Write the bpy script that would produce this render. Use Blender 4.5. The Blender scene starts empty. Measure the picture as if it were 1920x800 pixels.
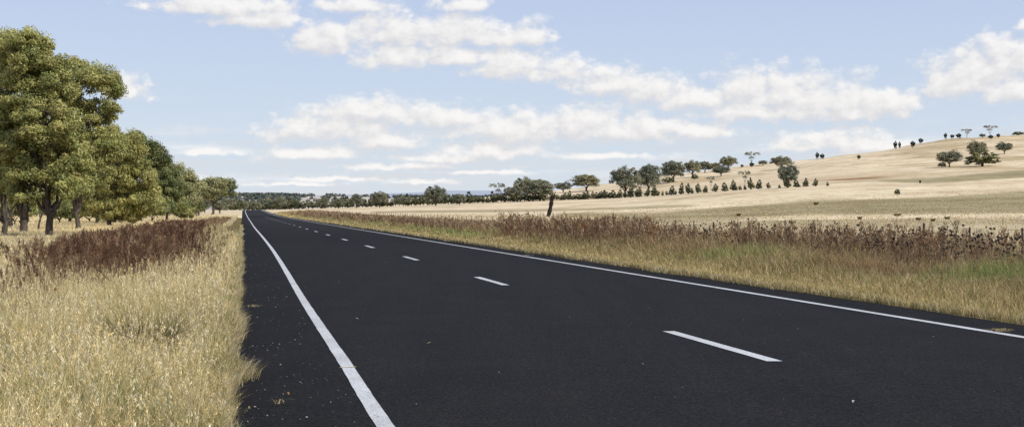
import bpy, math
import numpy as np
from mathutils import Vector

F = 2640.0; CX = 960.0; HY = 395.0; H = 1.3; SK = -505.0 / 2640.0
rng = np.random.default_rng(7)
sc = bpy.context.scene
col = sc.collection

# ------------------------------------------------------------------ noise
_lat = np.random.default_rng(11).random((256, 256))
def vnoise(x, y):
    x = np.asarray(x, float); y = np.asarray(y, float)
    xi = np.floor(x).astype(int); yi = np.floor(y).astype(int)
    fx = x - xi; fy = y - yi
    fx = fx * fx * (3 - 2 * fx); fy = fy * fy * (3 - 2 * fy)
    a = _lat[xi & 255, yi & 255]; b = _lat[(xi + 1) & 255, yi & 255]
    c = _lat[xi & 255, (yi + 1) & 255]; d = _lat[(xi + 1) & 255, (yi + 1) & 255]
    return (a * (1 - fx) + b * fx) * (1 - fy) + (c * (1 - fx) + d * fx) * fy
def fbm(x, y, o=3):
    s = 0; a = .5; t = 0
    for k in range(o):
        s = s + a * vnoise(x * 2 ** k + 17.3 * k, y * 2 ** k + 5.1 * k); t += a; a *= .5
    return s / t
def sstep(a, b, x):
    t = np.clip((np.asarray(x, float) - a) / (b - a), 0, 1); return t * t * (3 - 2 * t)

# ------------------------------------------------------------------ terrain
US = np.array([-900, 0, 300, 455, 520, 700, 800, 1040, 1200, 1400, 1550, 1750, 1920, 2700], float)
flat = lambda Y: HY + H * F / Y
TB = {
 80: [flat(80)] * 14,
 150: [418, 418, 418, 418, 418, 418, 418, 417.5, 416, 413, 411, 408, 406, 398],
 220: [410.6] * 6 + [410, 409, 406, 400, 396, 391, 388, 375],
 300: [406, 406, 406, 406.4, 406, 405, 404, 405.5, 398, 388, 380, 372, 366, 350],
 400: [401, 401, 401, 402, 400.5, 397, 395, 388, 378, 358, 348, 338, 333, 310],
 500: [397, 397, 397, 397.5, 396.5, 390, 386, 374, 364, 347, 334, 322, 315, 290],
 620: [394, 394, 394, 394, 393, 386.5, 382, 369, 354, 336, 322, 305, 296, 270],
 800: [394, 394, 394, 395, 393, 386, 381, 364, 344, 322, 307, 287, 276, 250],
 1000: [395, 395, 395, 396, 394, 387, 381, 358, 336, 310, 294, 262, 251, 230],
 1200: [396, 396, 396, 397, 396, 391, 386, 368, 350, 330, 314, 288, 280, 260],
 1700: [396] * 8 + [390, 385, 380, 370, 360, 350],
 2600: [396.3] * 14,
}
YK = np.array(sorted(TB)); 
ZT = np.array([[H + (HY - TB[k][i]) / F * k for i in range(14)] for k in YK])
ug = np.linspace(-900, 2700, 301); lg = np.linspace(math.log(80), math.log(2600), 201)
tmp = np.array([np.interp(ug, US, ZT[k]) for k in range(len(YK))])
GT = np.array([np.interp(np.exp(lg), YK, tmp[:, j]) for j in range(len(ug))])   # [u, logY]
def blur(A, n, ax):
    k = np.hanning(n + 2)[1:-1]; k /= k.sum()
    P = np.pad(A, [(n // 2, n // 2) if i == ax else (0, 0) for i in range(2)], mode='edge')
    return np.apply_along_axis(lambda v: np.convolve(v, k, 'valid'), ax, P)
GT = blur(blur(GT, 13, 0), 9, 1)
def ground(X, Y):
    X = np.asarray(X, float); Y = np.asarray(Y, float)
    Yc = np.maximum(Y, 80.0)
    u = np.clip(X / np.maximum(Y, 30) * F + CX, -900, 2700)
    a = (u + 900) / 12.0; b = (np.log(np.minimum(Yc, 2600)) - lg[0]) / (lg[1] - lg[0])
    a = np.clip(a, 0, 299.999); b = np.clip(b, 0, 199.999)
    ai = a.astype(int); bi = b.astype(int); fa = a - ai; fb = b - bi
    z = (GT[ai, bi] * (1 - fa) + GT[ai + 1, bi] * fa) * (1 - fb) + (GT[ai, bi + 1] * (1 - fa) + GT[ai + 1, bi + 1] * fa) * fb
    s = X - SK * Y
    near = 1 - sstep(120, 260, Y)
    z = z * sstep(60, 110, Y)
    z = z - .32 * sstep(10, 17, s) * (1 - sstep(38, 60, s)) * near
    z = z - .06 * sstep(.3, 2.5, -s) * near + .05 * (fbm(X * .5, Y * .5) - .5) * sstep(.4, 2, np.maximum(-s, s - 8.9)) * near
    z = z + (fbm(X / 45. + 9, Y / 60. + 3, 3) - .5) * 5.0 * sstep(480, 800, Y) * sstep(60, 200, s) * (1 - sstep(1500, 2500, Y))
    return z
def gz(x, y): return float(ground(np.array([x]), np.array([y]))[0])
_scan = np.concatenate([np.arange(20, 400, 2.), np.arange(400, 1010, 5.)])
def depth_at(px, py, fall=985.):
    X = (px - CX) / F * _scan
    v = HY + (H - ground(X, _scan)) / _scan * F
    w = np.where(v <= py)[0]
    return float(_scan[w[0]]) if len(w) else fall

# ------------------------------------------------------------------ materials
def newmat(name):
    m = bpy.data.materials.new(name); m.use_nodes = True
    nt = m.node_tree; nt.nodes.clear()
    o = nt.nodes.new('ShaderNodeOutputMaterial')
    return m, nt, o
def nd(nt, t, **kw):
    n = nt.nodes.new(t)
    for k, v in kw.items():
        if k == 'ins':
            for a, b in v.items(): n.inputs[a].default_value = b
        else: setattr(n, k, v)
    return n
def ramp(nt, fac, stops):
    r = nt.nodes.new('ShaderNodeValToRGB'); e = r.color_ramp.elements
    while len(e) < len(stops): e.new(.5)
    for q, (p, c) in zip(e, stops): q.position = p; q.color = (*c, 1) if len(c) == 3 else c
    nt.links.new(fac, r.inputs[0]); return r.outputs[0]
def mixc(nt, f, a, b, mode='MIX'):
    m = nt.nodes.new('ShaderNodeMix'); m.data_type = 'RGBA'; m.blend_type = mode
    for s, v in ((m.inputs[0], f), (m.inputs[6], a), (m.inputs[7], b)):
        if hasattr(v, 'is_output'): nt.links.new(v, s)
        else: s.default_value = v if not isinstance(v, tuple) else (*v, 1)
    return m.outputs[2]
def noise(nt, vec, scale, detail=5, rough=.55):
    n = nd(nt, 'ShaderNodeTexNoise', ins={'Scale': scale, 'Detail': detail, 'Roughness': rough})
    if vec is not None: nt.links.new(vec, n.inputs[0])
    return n.outputs[0]

def leaf_mat(name, trans=.35, rough=.7, tint=(1, 1, 1), objvar=0.0, spec=.15):
    m, nt, o = newmat(name)
    at = nd(nt, 'ShaderNodeAttribute', attribute_name='col')
    c = mixc(nt, 1.0, at.outputs[0], tint, 'MULTIPLY')
    if objvar:
        oi = nd(nt, 'ShaderNodeObjectInfo')
        r = ramp(nt, oi.outputs['Random'], [(0, (1 - objvar, 1 - objvar * .7, 1 - objvar * .4)), (.5, (1, 1, 1)), (1, (1 + objvar, 1 + objvar * .6, 1 - objvar * .2))])
        c = mixc(nt, 1.0, c, r, 'MULTIPLY')
    p = nd(nt, 'ShaderNodeBsdfPrincipled', ins={'Roughness': rough, 'Specular IOR Level': spec})
    t = nd(nt, 'ShaderNodeBsdfTranslucent')
    mx = nd(nt, 'ShaderNodeMixShader', ins={0: trans})
    nt.links.new(c, p.inputs['Base Color']); nt.links.new(c, t.inputs[0])
    nt.links.new(p.outputs[0], mx.inputs[1]); nt.links.new(t.outputs[0], mx.inputs[2]); nt.links.new(mx.outputs[0], o.inputs[0])
    return m
M_grass = leaf_mat('dry_grass_blades', .35)
M_dock = leaf_mat('seed_heads', .15)
M_leaf = leaf_mat('gum_leaves', .38, .5, spec=.35)
M_leafF = leaf_mat('distant_leaves', .25, .7, objvar=.22)

def bark_mat(name, a, b):
    m, nt, o = newmat(name)
    tc = nd(nt, 'ShaderNodeTexCoord'); mp = nd(nt, 'ShaderNodeMapping', ins={'Scale': (6, 6, 1.2)})
    nt.links.new(tc.outputs['Object'], mp.inputs[0])
    n = noise(nt, mp.outputs[0], 2.0, 8, .65)
    c = ramp(nt, n, [(.3, a), (.7, b)])
    p = nd(nt, 'ShaderNodeBsdfPrincipled', ins={'Roughness': .95, 'Specular IOR Level': .1})
    bp = nd(nt, 'ShaderNodeBump', ins={'Strength': .8, 'Distance': .05}); nt.links.new(n, bp.inputs['Height'])
    nt.links.new(c, p.inputs['Base Color']); nt.links.new(bp.outputs[0], p.inputs['Normal']); nt.links.new(p.outputs[0], o.inputs[0])
    return m
M_bark = bark_mat('rough_bark', (.03, .025, .02), (.17, .14, .11))
M_barkP = bark_mat('pale_bark', (.10, .08, .06), (.30, .26, .21))
M_stump = bark_mat('dead_wood', (.014, .011, .009), (.055, .04, .032))
M_post = bark_mat('weathered_post', (.03, .022, .018), (.12, .09, .075))

# ground
def make_ground_mat():
    m, nt, o = newmat('dry_pasture')
    tc = nd(nt, 'ShaderNodeTexCoord'); V = tc.outputs['Object']
    at = nd(nt, 'ShaderNodeAttribute', attribute_name='col')
    mp = nd(nt, 'ShaderNodeMapping', ins={'Scale': (.35, 1, 1), 'Rotation': (0, 0, .12)}); nt.links.new(V, mp.inputs[0])
    n1 = noise(nt, mp.outputs[0], .03, 6, .65)
    n2 = noise(nt, V, .35, 6, .7)
    n3 = noise(nt, V, 6., 5, .7)
    c = mixc(nt, 1., at.outputs[0], ramp(nt, n1, [(.32, (.80, .76, .70)), (.46, (.97, .96, .94)), (.55, (1.04, 1.03, 1.02)), (.68, (1.16, 1.15, 1.12))]), 'MULTIPLY')
    c = mixc(nt, 1., c, ramp(nt, n2, [(.28, (.68, .66, .60)), (.5, (1, 1, 1)), (.75, (1.14, 1.12, 1.08))]), 'MULTIPLY')
    c = mixc(nt, 1., c, ramp(nt, n3, [(.3, (.72, .70, .66)), (.6, (1.06, 1.06, 1.04))]), 'MULTIPLY')
    mp6 = nd(nt, 'ShaderNodeMapping', ins={'Scale': (1, .55, 2.2), 'Rotation': (0, 0, .5)}); nt.links.new(V, mp6.inputs[0])
    n6 = noise(nt, mp6.outputs[0], .11, 7, .75)
    c = mixc(nt, 1., c, ramp(nt, n6, [(.34, (.76, .72, .64)), (.48, (1, 1, 1)), (.66, (1.1, 1.1, 1.08))]), 'MULTIPLY')
    p = nd(nt, 'ShaderNodeBsdfPrincipled', ins={'Roughness': 1., 'Specular IOR Level': .0})
    bp = nd(nt, 'ShaderNodeBump', ins={'Strength': .6, 'Distance': .12}); nt.links.new(n2, bp.inputs['Height'])
    bp2 = nd(nt, 'ShaderNodeBump', ins={'Strength': .5, 'Distance': .03}); nt.links.new(n3, bp2.inputs['Height']); nt.links.new(bp.outputs[0], bp2.inputs['Normal'])
    nt.links.new(c, p.inputs['Base Color']); nt.links.new(bp2.outputs[0], p.inputs['Normal']); nt.links.new(p.outputs[0], o.inputs[0])
    return m
M_ground = make_ground_mat()

def make_asphalt():
    m, nt, o = newmat('asphalt')
    tc = nd(nt, 'ShaderNodeTexCoord'); V = tc.outputs['Object']
    at = nd(nt, 'ShaderNodeAttribute', attribute_name='col')
    n1 = noise(nt, V, 70., 3, .7)
    n2 = noise(nt, V, .8, 5, .6)
    mp = nd(nt, 'ShaderNodeMapping', ins={'Scale': (2.2, .10, 1), 'Rotation': (0, 0, -.189)}); nt.links.new(V, mp.inputs[0])
    n4 = noise(nt, mp.outputs[0], 1.0, 4, .6)
    vo = nd(nt, 'ShaderNodeTexVoronoi', ins={'Scale': 55.}); nt.links.new(V, vo.inputs[0])
    sp = ramp(nt, vo.outputs['Color'], [(0, (.55, .55, .57)), (.86, (1.1, 1.1, 1.12)), (.93, (1.9, 1.85, 1.8)), (1, (3.2, 3.1, 3.0))])
    c = mixc(nt, 1., at.outputs[0], sp, 'MULTIPLY')
    c = mixc(nt, 1., c, ramp(nt, n1, [(.3, (.55, .55, .55)), (.7, (1.35, 1.35, 1.35))]), 'MULTIPLY')
    c = mixc(nt, 1., c, ramp(nt, n2, [(.3, (.86, .86, .87)), (.7, (1.12, 1.12, 1.11))]), 'MULTIPLY')
    c = mixc(nt, 1., c, ramp(nt, n4, [(.3, (.88, .88, .89)), (.7, (1.12, 1.12, 1.12))]), 'MULTIPLY')
    n5 = noise(nt, V, 34., 3, .9)
    c = mixc(nt, 1., c, ramp(nt, n5, [(.3, (.4, .4, .4)), (.5, (1, 1, 1)), (.7, (2.1, 2.1, 2.1))]), 'MULTIPLY')
    p = nd(nt, 'ShaderNodeBsdfPrincipled', ins={'Roughness': .95, 'Specular IOR Level': .10})
    bp = nd(nt, 'ShaderNodeBump', ins={'Strength': .9, 'Distance': .008}); nt.links.new(vo.outputs['Distance'], bp.inputs['Height'])
    nt.links.new(c, p.inputs['Base Color']); nt.links.new(bp.outputs[0], p.inputs['Normal']); nt.links.new(p.outputs[0], o.inputs[0])
    return m
M_asph = make_asphalt()
def make_paint():
    m, nt, o = newmat('road_paint')
    tc = nd(nt, 'ShaderNodeTexCoord'); V = tc.outputs['Object']
    n1 = noise(nt, V, 45., 4, .75); n2 = noise(nt, V, 1.2, 4, .6)
    c = ramp(nt, n1, [(.34, (.08, .08, .08)), (.43, (.44, .44, .43)), (.65, (.60, .60, .59))])
    c = mixc(nt, 1., c, ramp(nt, n2, [(.3, (.82, .81, .78)), (.7, (1.1, 1.1, 1.1))]), 'MULTIPLY')
    p = nd(nt, 'ShaderNodeBsdfPrincipled', ins={'Roughness': .8, 'Specular IOR Level': .2})
    nt.links.new(c, p.inputs['Base Color']); nt.links.new(p.outputs[0], o.inputs[0])
    return m
M_paint = make_paint()
def flatmat(name, a, b, scale=5., rough=.8):
    m, nt, o = newmat(name)
    tc = nd(nt, 'ShaderNodeTexCoord')
    c = ramp(nt, noise(nt, tc.outputs['Object'], scale), [(.35, a), (.65, b)])
    p = nd(nt, 'ShaderNodeBsdfPrincipled', ins={'Roughness': rough, 'Specular IOR Level': .2})
    nt.links.new(c, p.inputs['Base Color']); nt.links.new(p.outputs[0], o.inputs[0])
    return m
M_white = flatmat('white_plastic', (.65, .65, .63), (.78, .78, .76))
M_red = flatmat('red_reflector', (.4, .02, .02), (.5, .03, .02), rough=.3)
M_wire = flatmat('fence_wire', (.12, .11, .10), (.2, .19, .18), rough=.5)
M_stone = flatmat('pale_stone', (.18, .17, .15), (.36, .34, .31), 40)
M_soil = flatmat('yellow_stain', (.50, .38, .12), (.60, .48, .2), 30)
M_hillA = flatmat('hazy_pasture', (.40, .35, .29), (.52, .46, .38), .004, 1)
M_hillB = flatmat('hazy_blue_hill', (.30, .33, .38), (.36, .39, .43), .003, 1)  # blue of the distance haze is put into the base colour

# ------------------------------------------------------------------ mesh helpers
def tag(o, label=None, cat=None, group=None, kind=None):
    if label: o['label'] = label
    if cat: o['category'] = cat
    if group: o['group'] = group
    if kind: o['kind'] = kind
    return o
def mesh_np(name, verts, faces, k, mat, vcol=None, smooth=False):
    me = bpy.data.meshes.new(name)
    nv = len(verts); nf = len(faces)
    me.vertices.add(nv); me.vertices.foreach_set('co', np.ascontiguousarray(verts, dtype=np.float32).ravel())
    me.loops.add(nf * k); me.loops.foreach_set('vertex_index', np.ascontiguousarray(faces, dtype=np.int32).ravel())
    me.polygons.add(nf)
    me.polygons.foreach_set('loop_start', np.arange(0, nf * k, k, dtype=np.int32))
    me.polygons.foreach_set('loop_total', np.full(nf, k, dtype=np.int32))
    if smooth: me.polygons.foreach_set('use_smooth', np.ones(nf, dtype=bool))
    if vcol is not None:
        a = me.color_attributes.new('col', 'FLOAT_COLOR', 'POINT')
        c = np.ones((nv, 4), np.float32); c[:, :3] = vcol; a.data.foreach_set('color', c.ravel())
    me.update(calc_edges=True)
    me.materials.append(mat)
    return me
def link(name, me, parent=None, loc=(0, 0, 0)):
    o = bpy.data.objects.new(name, me); col.objects.link(o); o.location = loc
    if parent is not None: o.parent = parent
    return o
def empty(name, loc):
    o = bpy.data.objects.new(name, None); col.objects.link(o); o.location = loc; o.empty_display_size = .5
    return o

# ------------------------------------------------------------------ ground sheet
near = np.concatenate([np.arange(-40, 4, 4.), np.arange(4, 60, .5), np.arange(60, 100, 1.)])
far = [100.]
while far[-1] < 2700: far.append(far[-1] * 1.018)
YL = np.concatenate([near, far, [3500, 4500, 6500, 9000]])
EL, ER = -.12, 8.93
sl = np.concatenate([-np.geomspace(8000, 60, 45), -np.arange(56, 6, -3.), -np.arange(6, .4, -.5), [EL + .1], np.linspace(1, 8, 5), [ER - .1], np.arange(9.5, 20, .7), np.arange(20, 60, 2.), np.geomspace(60, 500, 60)[1:], np.arange(510, 1400, 14.), np.geomspace(1420, 9000, 25)])
SS, YY = np.meshgrid(sl, YL)
XX = SS + SK * YY
ZZ = ground(XX, YY)
ZZ = ZZ - .05 * ((SS > EL + .05) & (SS < ER - .05))
GU = XX / np.maximum(YY, 5) * F + CX
GV = HY + (H - ZZ) / np.maximum(YY, 5) * F
straw = np.array([.67, .56, .385]); pink = np.array([.61, .495, .34]); grey = np.array([.25, .215, .12]); soil = np.array([.29, .165, .075])
def lerp(a, b, t): return a + (b - a) * np.asarray(t)[..., None]
n_a = fbm(XX / 60., YY / 25., 4)
C = lerp(straw, pink, sstep(.4, .6, n_a))
wob = (fbm(XX / 30. + 4, YY / 30., 4) - .5)
def band(pts, soft=2.5, wb=8):
    p = np.array(pts, float)
    lo = np.interp(GU, p[:, 0], p[:, 1]); hi = np.interp(GU, p[:, 0], p[:, 2])
    v = GV + wob * wb
    return sstep(lo - soft, lo + soft, v) * (1 - sstep(hi - soft, hi + soft, v)) * (GU > p[0, 0]) * (GU < p[-1, 0]) * (YY > 40)
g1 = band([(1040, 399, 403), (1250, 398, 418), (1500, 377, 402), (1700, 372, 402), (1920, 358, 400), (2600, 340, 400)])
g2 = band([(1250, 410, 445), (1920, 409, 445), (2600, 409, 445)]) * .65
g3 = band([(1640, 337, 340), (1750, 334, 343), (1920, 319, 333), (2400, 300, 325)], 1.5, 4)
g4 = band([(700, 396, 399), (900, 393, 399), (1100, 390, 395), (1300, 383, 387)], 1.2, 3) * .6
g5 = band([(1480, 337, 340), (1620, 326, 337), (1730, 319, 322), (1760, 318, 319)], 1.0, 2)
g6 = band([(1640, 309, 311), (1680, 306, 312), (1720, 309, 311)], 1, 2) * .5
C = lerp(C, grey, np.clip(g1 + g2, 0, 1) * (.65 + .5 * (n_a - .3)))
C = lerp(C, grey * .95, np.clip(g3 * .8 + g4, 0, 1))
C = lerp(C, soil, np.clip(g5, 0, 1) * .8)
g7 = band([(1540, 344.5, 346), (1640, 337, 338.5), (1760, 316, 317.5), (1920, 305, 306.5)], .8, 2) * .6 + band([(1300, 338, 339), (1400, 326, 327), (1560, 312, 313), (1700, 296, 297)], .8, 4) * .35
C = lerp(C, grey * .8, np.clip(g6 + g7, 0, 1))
up = ((GU > 1050) & (YY > 480) & (YY < 1600))
C = lerp(C, np.array([.67, .55, .385]), up * .7)
C = lerp(C, np.array([.40, .30, .17]), up * sstep(.55, .7, fbm(XX / 25., YY / 90. + 7, 4)) * .7)
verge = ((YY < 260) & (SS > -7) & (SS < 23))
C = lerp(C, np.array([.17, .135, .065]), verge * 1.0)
nV, nS = SS.shape
idx = np.arange(nV * nS).reshape(nV, nS)
q = np.stack([idx[:-1, :-1], idx[:-1, 1:], idx[1:, 1:], idx[1:, :-1]], -1).reshape(-1, 4)
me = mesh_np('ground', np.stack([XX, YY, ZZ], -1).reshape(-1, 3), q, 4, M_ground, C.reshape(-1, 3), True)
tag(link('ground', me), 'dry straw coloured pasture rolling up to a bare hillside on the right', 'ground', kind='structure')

# ------------------------------------------------------------------ road
ry = YL[(YL >= -40) & (YL <= 1150)]
ry = np.unique(np.concatenate([ry, np.arange(4, 40, .1)]))
rs0 = np.array([0., .25, .5, 1.2, 2.2, 3.2, 4.45, 5.6, 6.7, 7.6, 8.2, 8.6, 8.8])
def jl(Y): return EL + .22 * (fbm(Y * .9, Y * 0 + 3, 4) - .5) + .05 * sstep(9, 5, Y)
def jr(Y): return ER + .22 * (fbm(Y * .7 + 50, Y * 0 + 8, 4) - .5)
def rz(S, Y):
    g = np.interp(Y, YL, ground(EL + .1 + SK * YL, YL)); g2_ = np.interp(Y, YL, ground(ER - .1 + SK * YL, YL))
    t = (S - EL) / (ER - EL)
    return g * (1 - t) + g2_ * t + .012 + .045 * np.sin(np.clip(t, 0, 1) * math.pi) * 0.6
RS = np.concatenate([jl(ry)[:, None], np.repeat(rs0[None], len(ry), 0), jr(ry)[:, None]], 1)
RY = np.repeat(ry[:, None], RS.shape[1], 1)
RZ = rz(RS, RY); RZ[:, 0] -= .015; RZ[:, -1] -= .015
base = np.array([.0160, .0146, .0140])
wheel = np.exp(-((RS - 1.7) / .35) ** 2) + np.exp(-((RS - 3.5) / .35) ** 2) + np.exp(-((RS - 5.4) / .35) ** 2) + np.exp(-((RS - 7.2) / .35) ** 2)
RC = base[None, None] * (1 + .10 * wheel[..., None]) * (1 + .45 * sstep(40, 260, RY))[..., None]
RC = RC * (1 - .16 * ((RS < .8) | (RS > 8.0)))[..., None]
RC = RC * (1 - .45 * (sstep(235, 250, RY) * (1 - sstep(310, 340, RY))))[..., None]  # cloud shadow across the far road, painted into the asphalt colour
RC = RC * (1 - .15 * (sstep(50, 60, RY) * (1 - sstep(75, 95, RY))))[..., None]  # fainter shadow band at mid distance, also painted into the colour
nV, nS = RS.shape; idx = np.arange(nV * nS).reshape(nV, nS)
q = np.stack([idx[:-1, :-1], idx[:-1, 1:], idx[1:, 1:], idx[1:, :-1]], -1).reshape(-1, 4)
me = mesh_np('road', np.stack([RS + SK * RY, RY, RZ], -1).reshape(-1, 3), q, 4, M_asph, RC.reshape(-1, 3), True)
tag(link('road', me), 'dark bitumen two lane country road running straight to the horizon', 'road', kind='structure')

def px2s(pts):
    p = np.array(pts, float); Y = H * F / (p[:, 1] - HY); return Y, (p[:, 0] - 455) / F * Y
YLn, SLn = px2s([(719, 800), (685, 750), (654, 695), (620, 645), (597, 610), (568, 565), (545, 525), (527.5, 495), (510, 467.5), (492.5, 445), (477.5, 427.5), (470, 416), (463.5, 406)])
_ly = np.linspace(math.log(YLn[0]), math.log(YLn[-1]), 400); _ls = np.interp(np.exp(_ly), YLn, SLn)
_kk = np.hanning(47)[1:-1]; _kk /= _kk.sum(); _ls = np.convolve(np.pad(_ls, 22, mode='edge'), _kk, 'valid')
def strip(name, label, sfun, y0, y1, w, step=.25):
    parts = []
    Y = [y0]
    while Y[-1] < y1: Y.append(min(y1, Y[-1] + max(step, Y[-1] * .02 if Y[-1] > 60 else step)))
    return np.array(Y)
def strip_mesh(name, label, segs, sfun, w):
    vs = []; fs = []
    for (a, b) in segs:
        Y = strip('', '', None, a, b, w)
        s = sfun(Y); e = .006 * (vnoise(Y * 9, Y * 0) - .5); e2 = .006 * (vnoise(Y * 9, Y * 0 + 9) - .5)
        ww = w * (1 + sstep(120, 400, Y) * .8)
        L = s - ww / 2 + e; R = s + ww / 2 + e2
        o = len(vs)
        for i in range(len(Y)):
            for S in (L[i], R[i]): vs.append((S + SK * Y[i], Y[i], 0, S))
        for i in range(len(Y) - 1): fs.append((o + 2 * i, o + 2 * i + 1, o + 2 * i + 3, o + 2 * i + 2))
    vs = np.array(vs)
    # height from the road's own cross-section vertices
    cs = np.concatenate([[EL], rs0, [ER]])
    zz = np.empty(len(vs))
    for i, (x, y, _, s) in enumerate(vs):
        zc = rz(cs, np.full(len(cs), y)); zz[i] = np.interp(s, cs, zc) + .004
    vs[:, 2] = zz
    me = mesh_np(name, vs[:, :3], np.array(fs), 4, M_paint)
    return tag(link(name, me), label, 'road marking', kind='structure')
left_s = lambda Y: np.interp(np.log(np.maximum(Y, 1)), _ly, _ls)
strip_mesh('edge_line', 'continuous white edge line beside the left grass verge', [(2, 600)], left_s, .108)
strip_mesh('edge_line', 'continuous white edge line along the right side of the road', [(2, 600)], lambda Y: Y * 0 + 7.9, .13)
strip_mesh('centre_line', 'broken white centre line of short dashes', [(11.80 + 12.07 * k - 12.07, 11.80 + 12.07 * k - 12.07 + 2.95) for k in range(0, 24)], lambda Y: 4.46 + 0 * Y, .13)

# ------------------------------------------------------------------ grass blades
class Tris:
    def __init__(s): s.v = []; s.f = []; s.c = []; s.n = 0
    def add(s, v, f, c):
        s.v.append(v.reshape(-1, 3)); s.f.append(f.reshape(-1, 3) + s.n); s.c.append(c.reshape(-1, 3)); s.n += len(s.v[-1])
    def build(s, name, mat):
        return mesh_np(name, np.concatenate(s.v), np.concatenate(s.f), 3, mat, np.concatenate(s.c))
def blades(T, P, h, w, lean, cb, ct, yaw=None, ldir=None):
    n = len(P)
    yaw = rng.random(n) * math.pi if yaw is None else yaw
    la = rng.random(n) * 2 * math.pi if ldir is None else ldir
    wx = np.cos(yaw) * w / 2; wy = np.sin(yaw) * w / 2
    lx = np.cos(la) * lean * h; ly = np.sin(la) * lean * h
    V = np.empty((n, 5, 3))
    for j, (t, q_, ww) in enumerate(((0, 0, 1), (.55, .32, .8))):
        for k, sg in enumerate((-1, 1)):
            V[:, 2 * j + k, 0] = P[:, 0] + lx * q_ + sg * wx * ww
            V[:, 2 * j + k, 1] = P[:, 1] + ly * q_ + sg * wy * ww
            V[:, 2 * j + k, 2] = P[:, 2] + h * t
    V[:, 4, 0] = P[:, 0] + lx; V[:, 4, 1] = P[:, 1] + ly
    V[:, 4, 2] = P[:, 2] + h * np.sqrt(np.clip(1 - (lean * .8) ** 2, .1, 1))
    o = (np.arange(n) * 5)[:, None, None]
    f = np.array([[0, 1, 3], [0, 3, 2], [2, 3, 4]])[None] + o
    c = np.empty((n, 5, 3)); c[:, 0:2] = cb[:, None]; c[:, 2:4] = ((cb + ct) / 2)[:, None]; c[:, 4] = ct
    T.add(V, f, c)
    return V[:, 4]
def heads(T, tip, base, size, colr, k=6, spread=.35):
    """little splayed seed triangles strung below a stem tip"""
    n = len(tip); d = base - tip; L = np.linalg.norm(d, axis=1, keepdims=True); d = d / L
    t = rng.random((n, k)) ; ctr = tip[:, None] + d[:, None] * (t * size[:, None] * 6)[..., None]
    off = rng.normal(size=(n, k, 3)) * (size[:, None, None] * spread)
    ctr = ctr + off
    a = rng.normal(size=(n, k, 3)); a /= np.linalg.norm(a, axis=2, keepdims=True); a[..., 2] += 1.2
    b = rng.normal(size=(n, k, 3)); b /= np.linalg.norm(b, axis=2, keepdims=True)
    s = size[:, None, None]
    V = np.stack([ctr - a * s * .6, ctr + a * s * .8, ctr + b * s * .55], 2)
    f = np.arange(n * k * 3).reshape(-1, 3)
    c = np.repeat((colr[:, None] * (.75 + .5 * rng.random((n, k, 1))))[:, :, None], 3, 2)
    T.add(V, f, c)
def pick(n, cols, wts):
    i = rng.choice(len(cols), n, p=np.array(wts) / sum(wts)); return np.array(cols)[i] * (.8 + .4 * rng.random((n, 1)))
def scatter(y0, y1, sfn, dens, clump=.5, freq=2.2):
    """random points with density dens(Y) per m2 between sfn(Y)=(slo,shi)"""
    m = 4000; Y = np.linspace(y0, y1, m); lo, hi = sfn(Y); wd = np.maximum(hi - lo, 0) * dens(Y)
    tot = np.trapezoid(wd, Y) if hasattr(np, 'trapezoid') else np.trapz(wd, Y)
    cdf = np.cumsum(wd); cdf /= cdf[-1]
    n = int(tot)
    y = np.interp(rng.random(n), cdf, Y); lo, hi = sfn(y); s = lo + (hi - lo) * rng.random(n)
    if clump:
        k = rng.random(n) < (1 - clump) + clump * 2 * fbm(s * freq, y * freq, 2)
        s = s[k]; y = y[k]
    x = s + SK * y
    return np.stack([x, y, ground(x, y) - .01], 1), s
STRAW = [(.84, .67, .34), (.72, .56, .26), (.90, .78, .52), (.56, .44, .20), (.34, .31, .11), (.42, .25, .10)]

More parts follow.
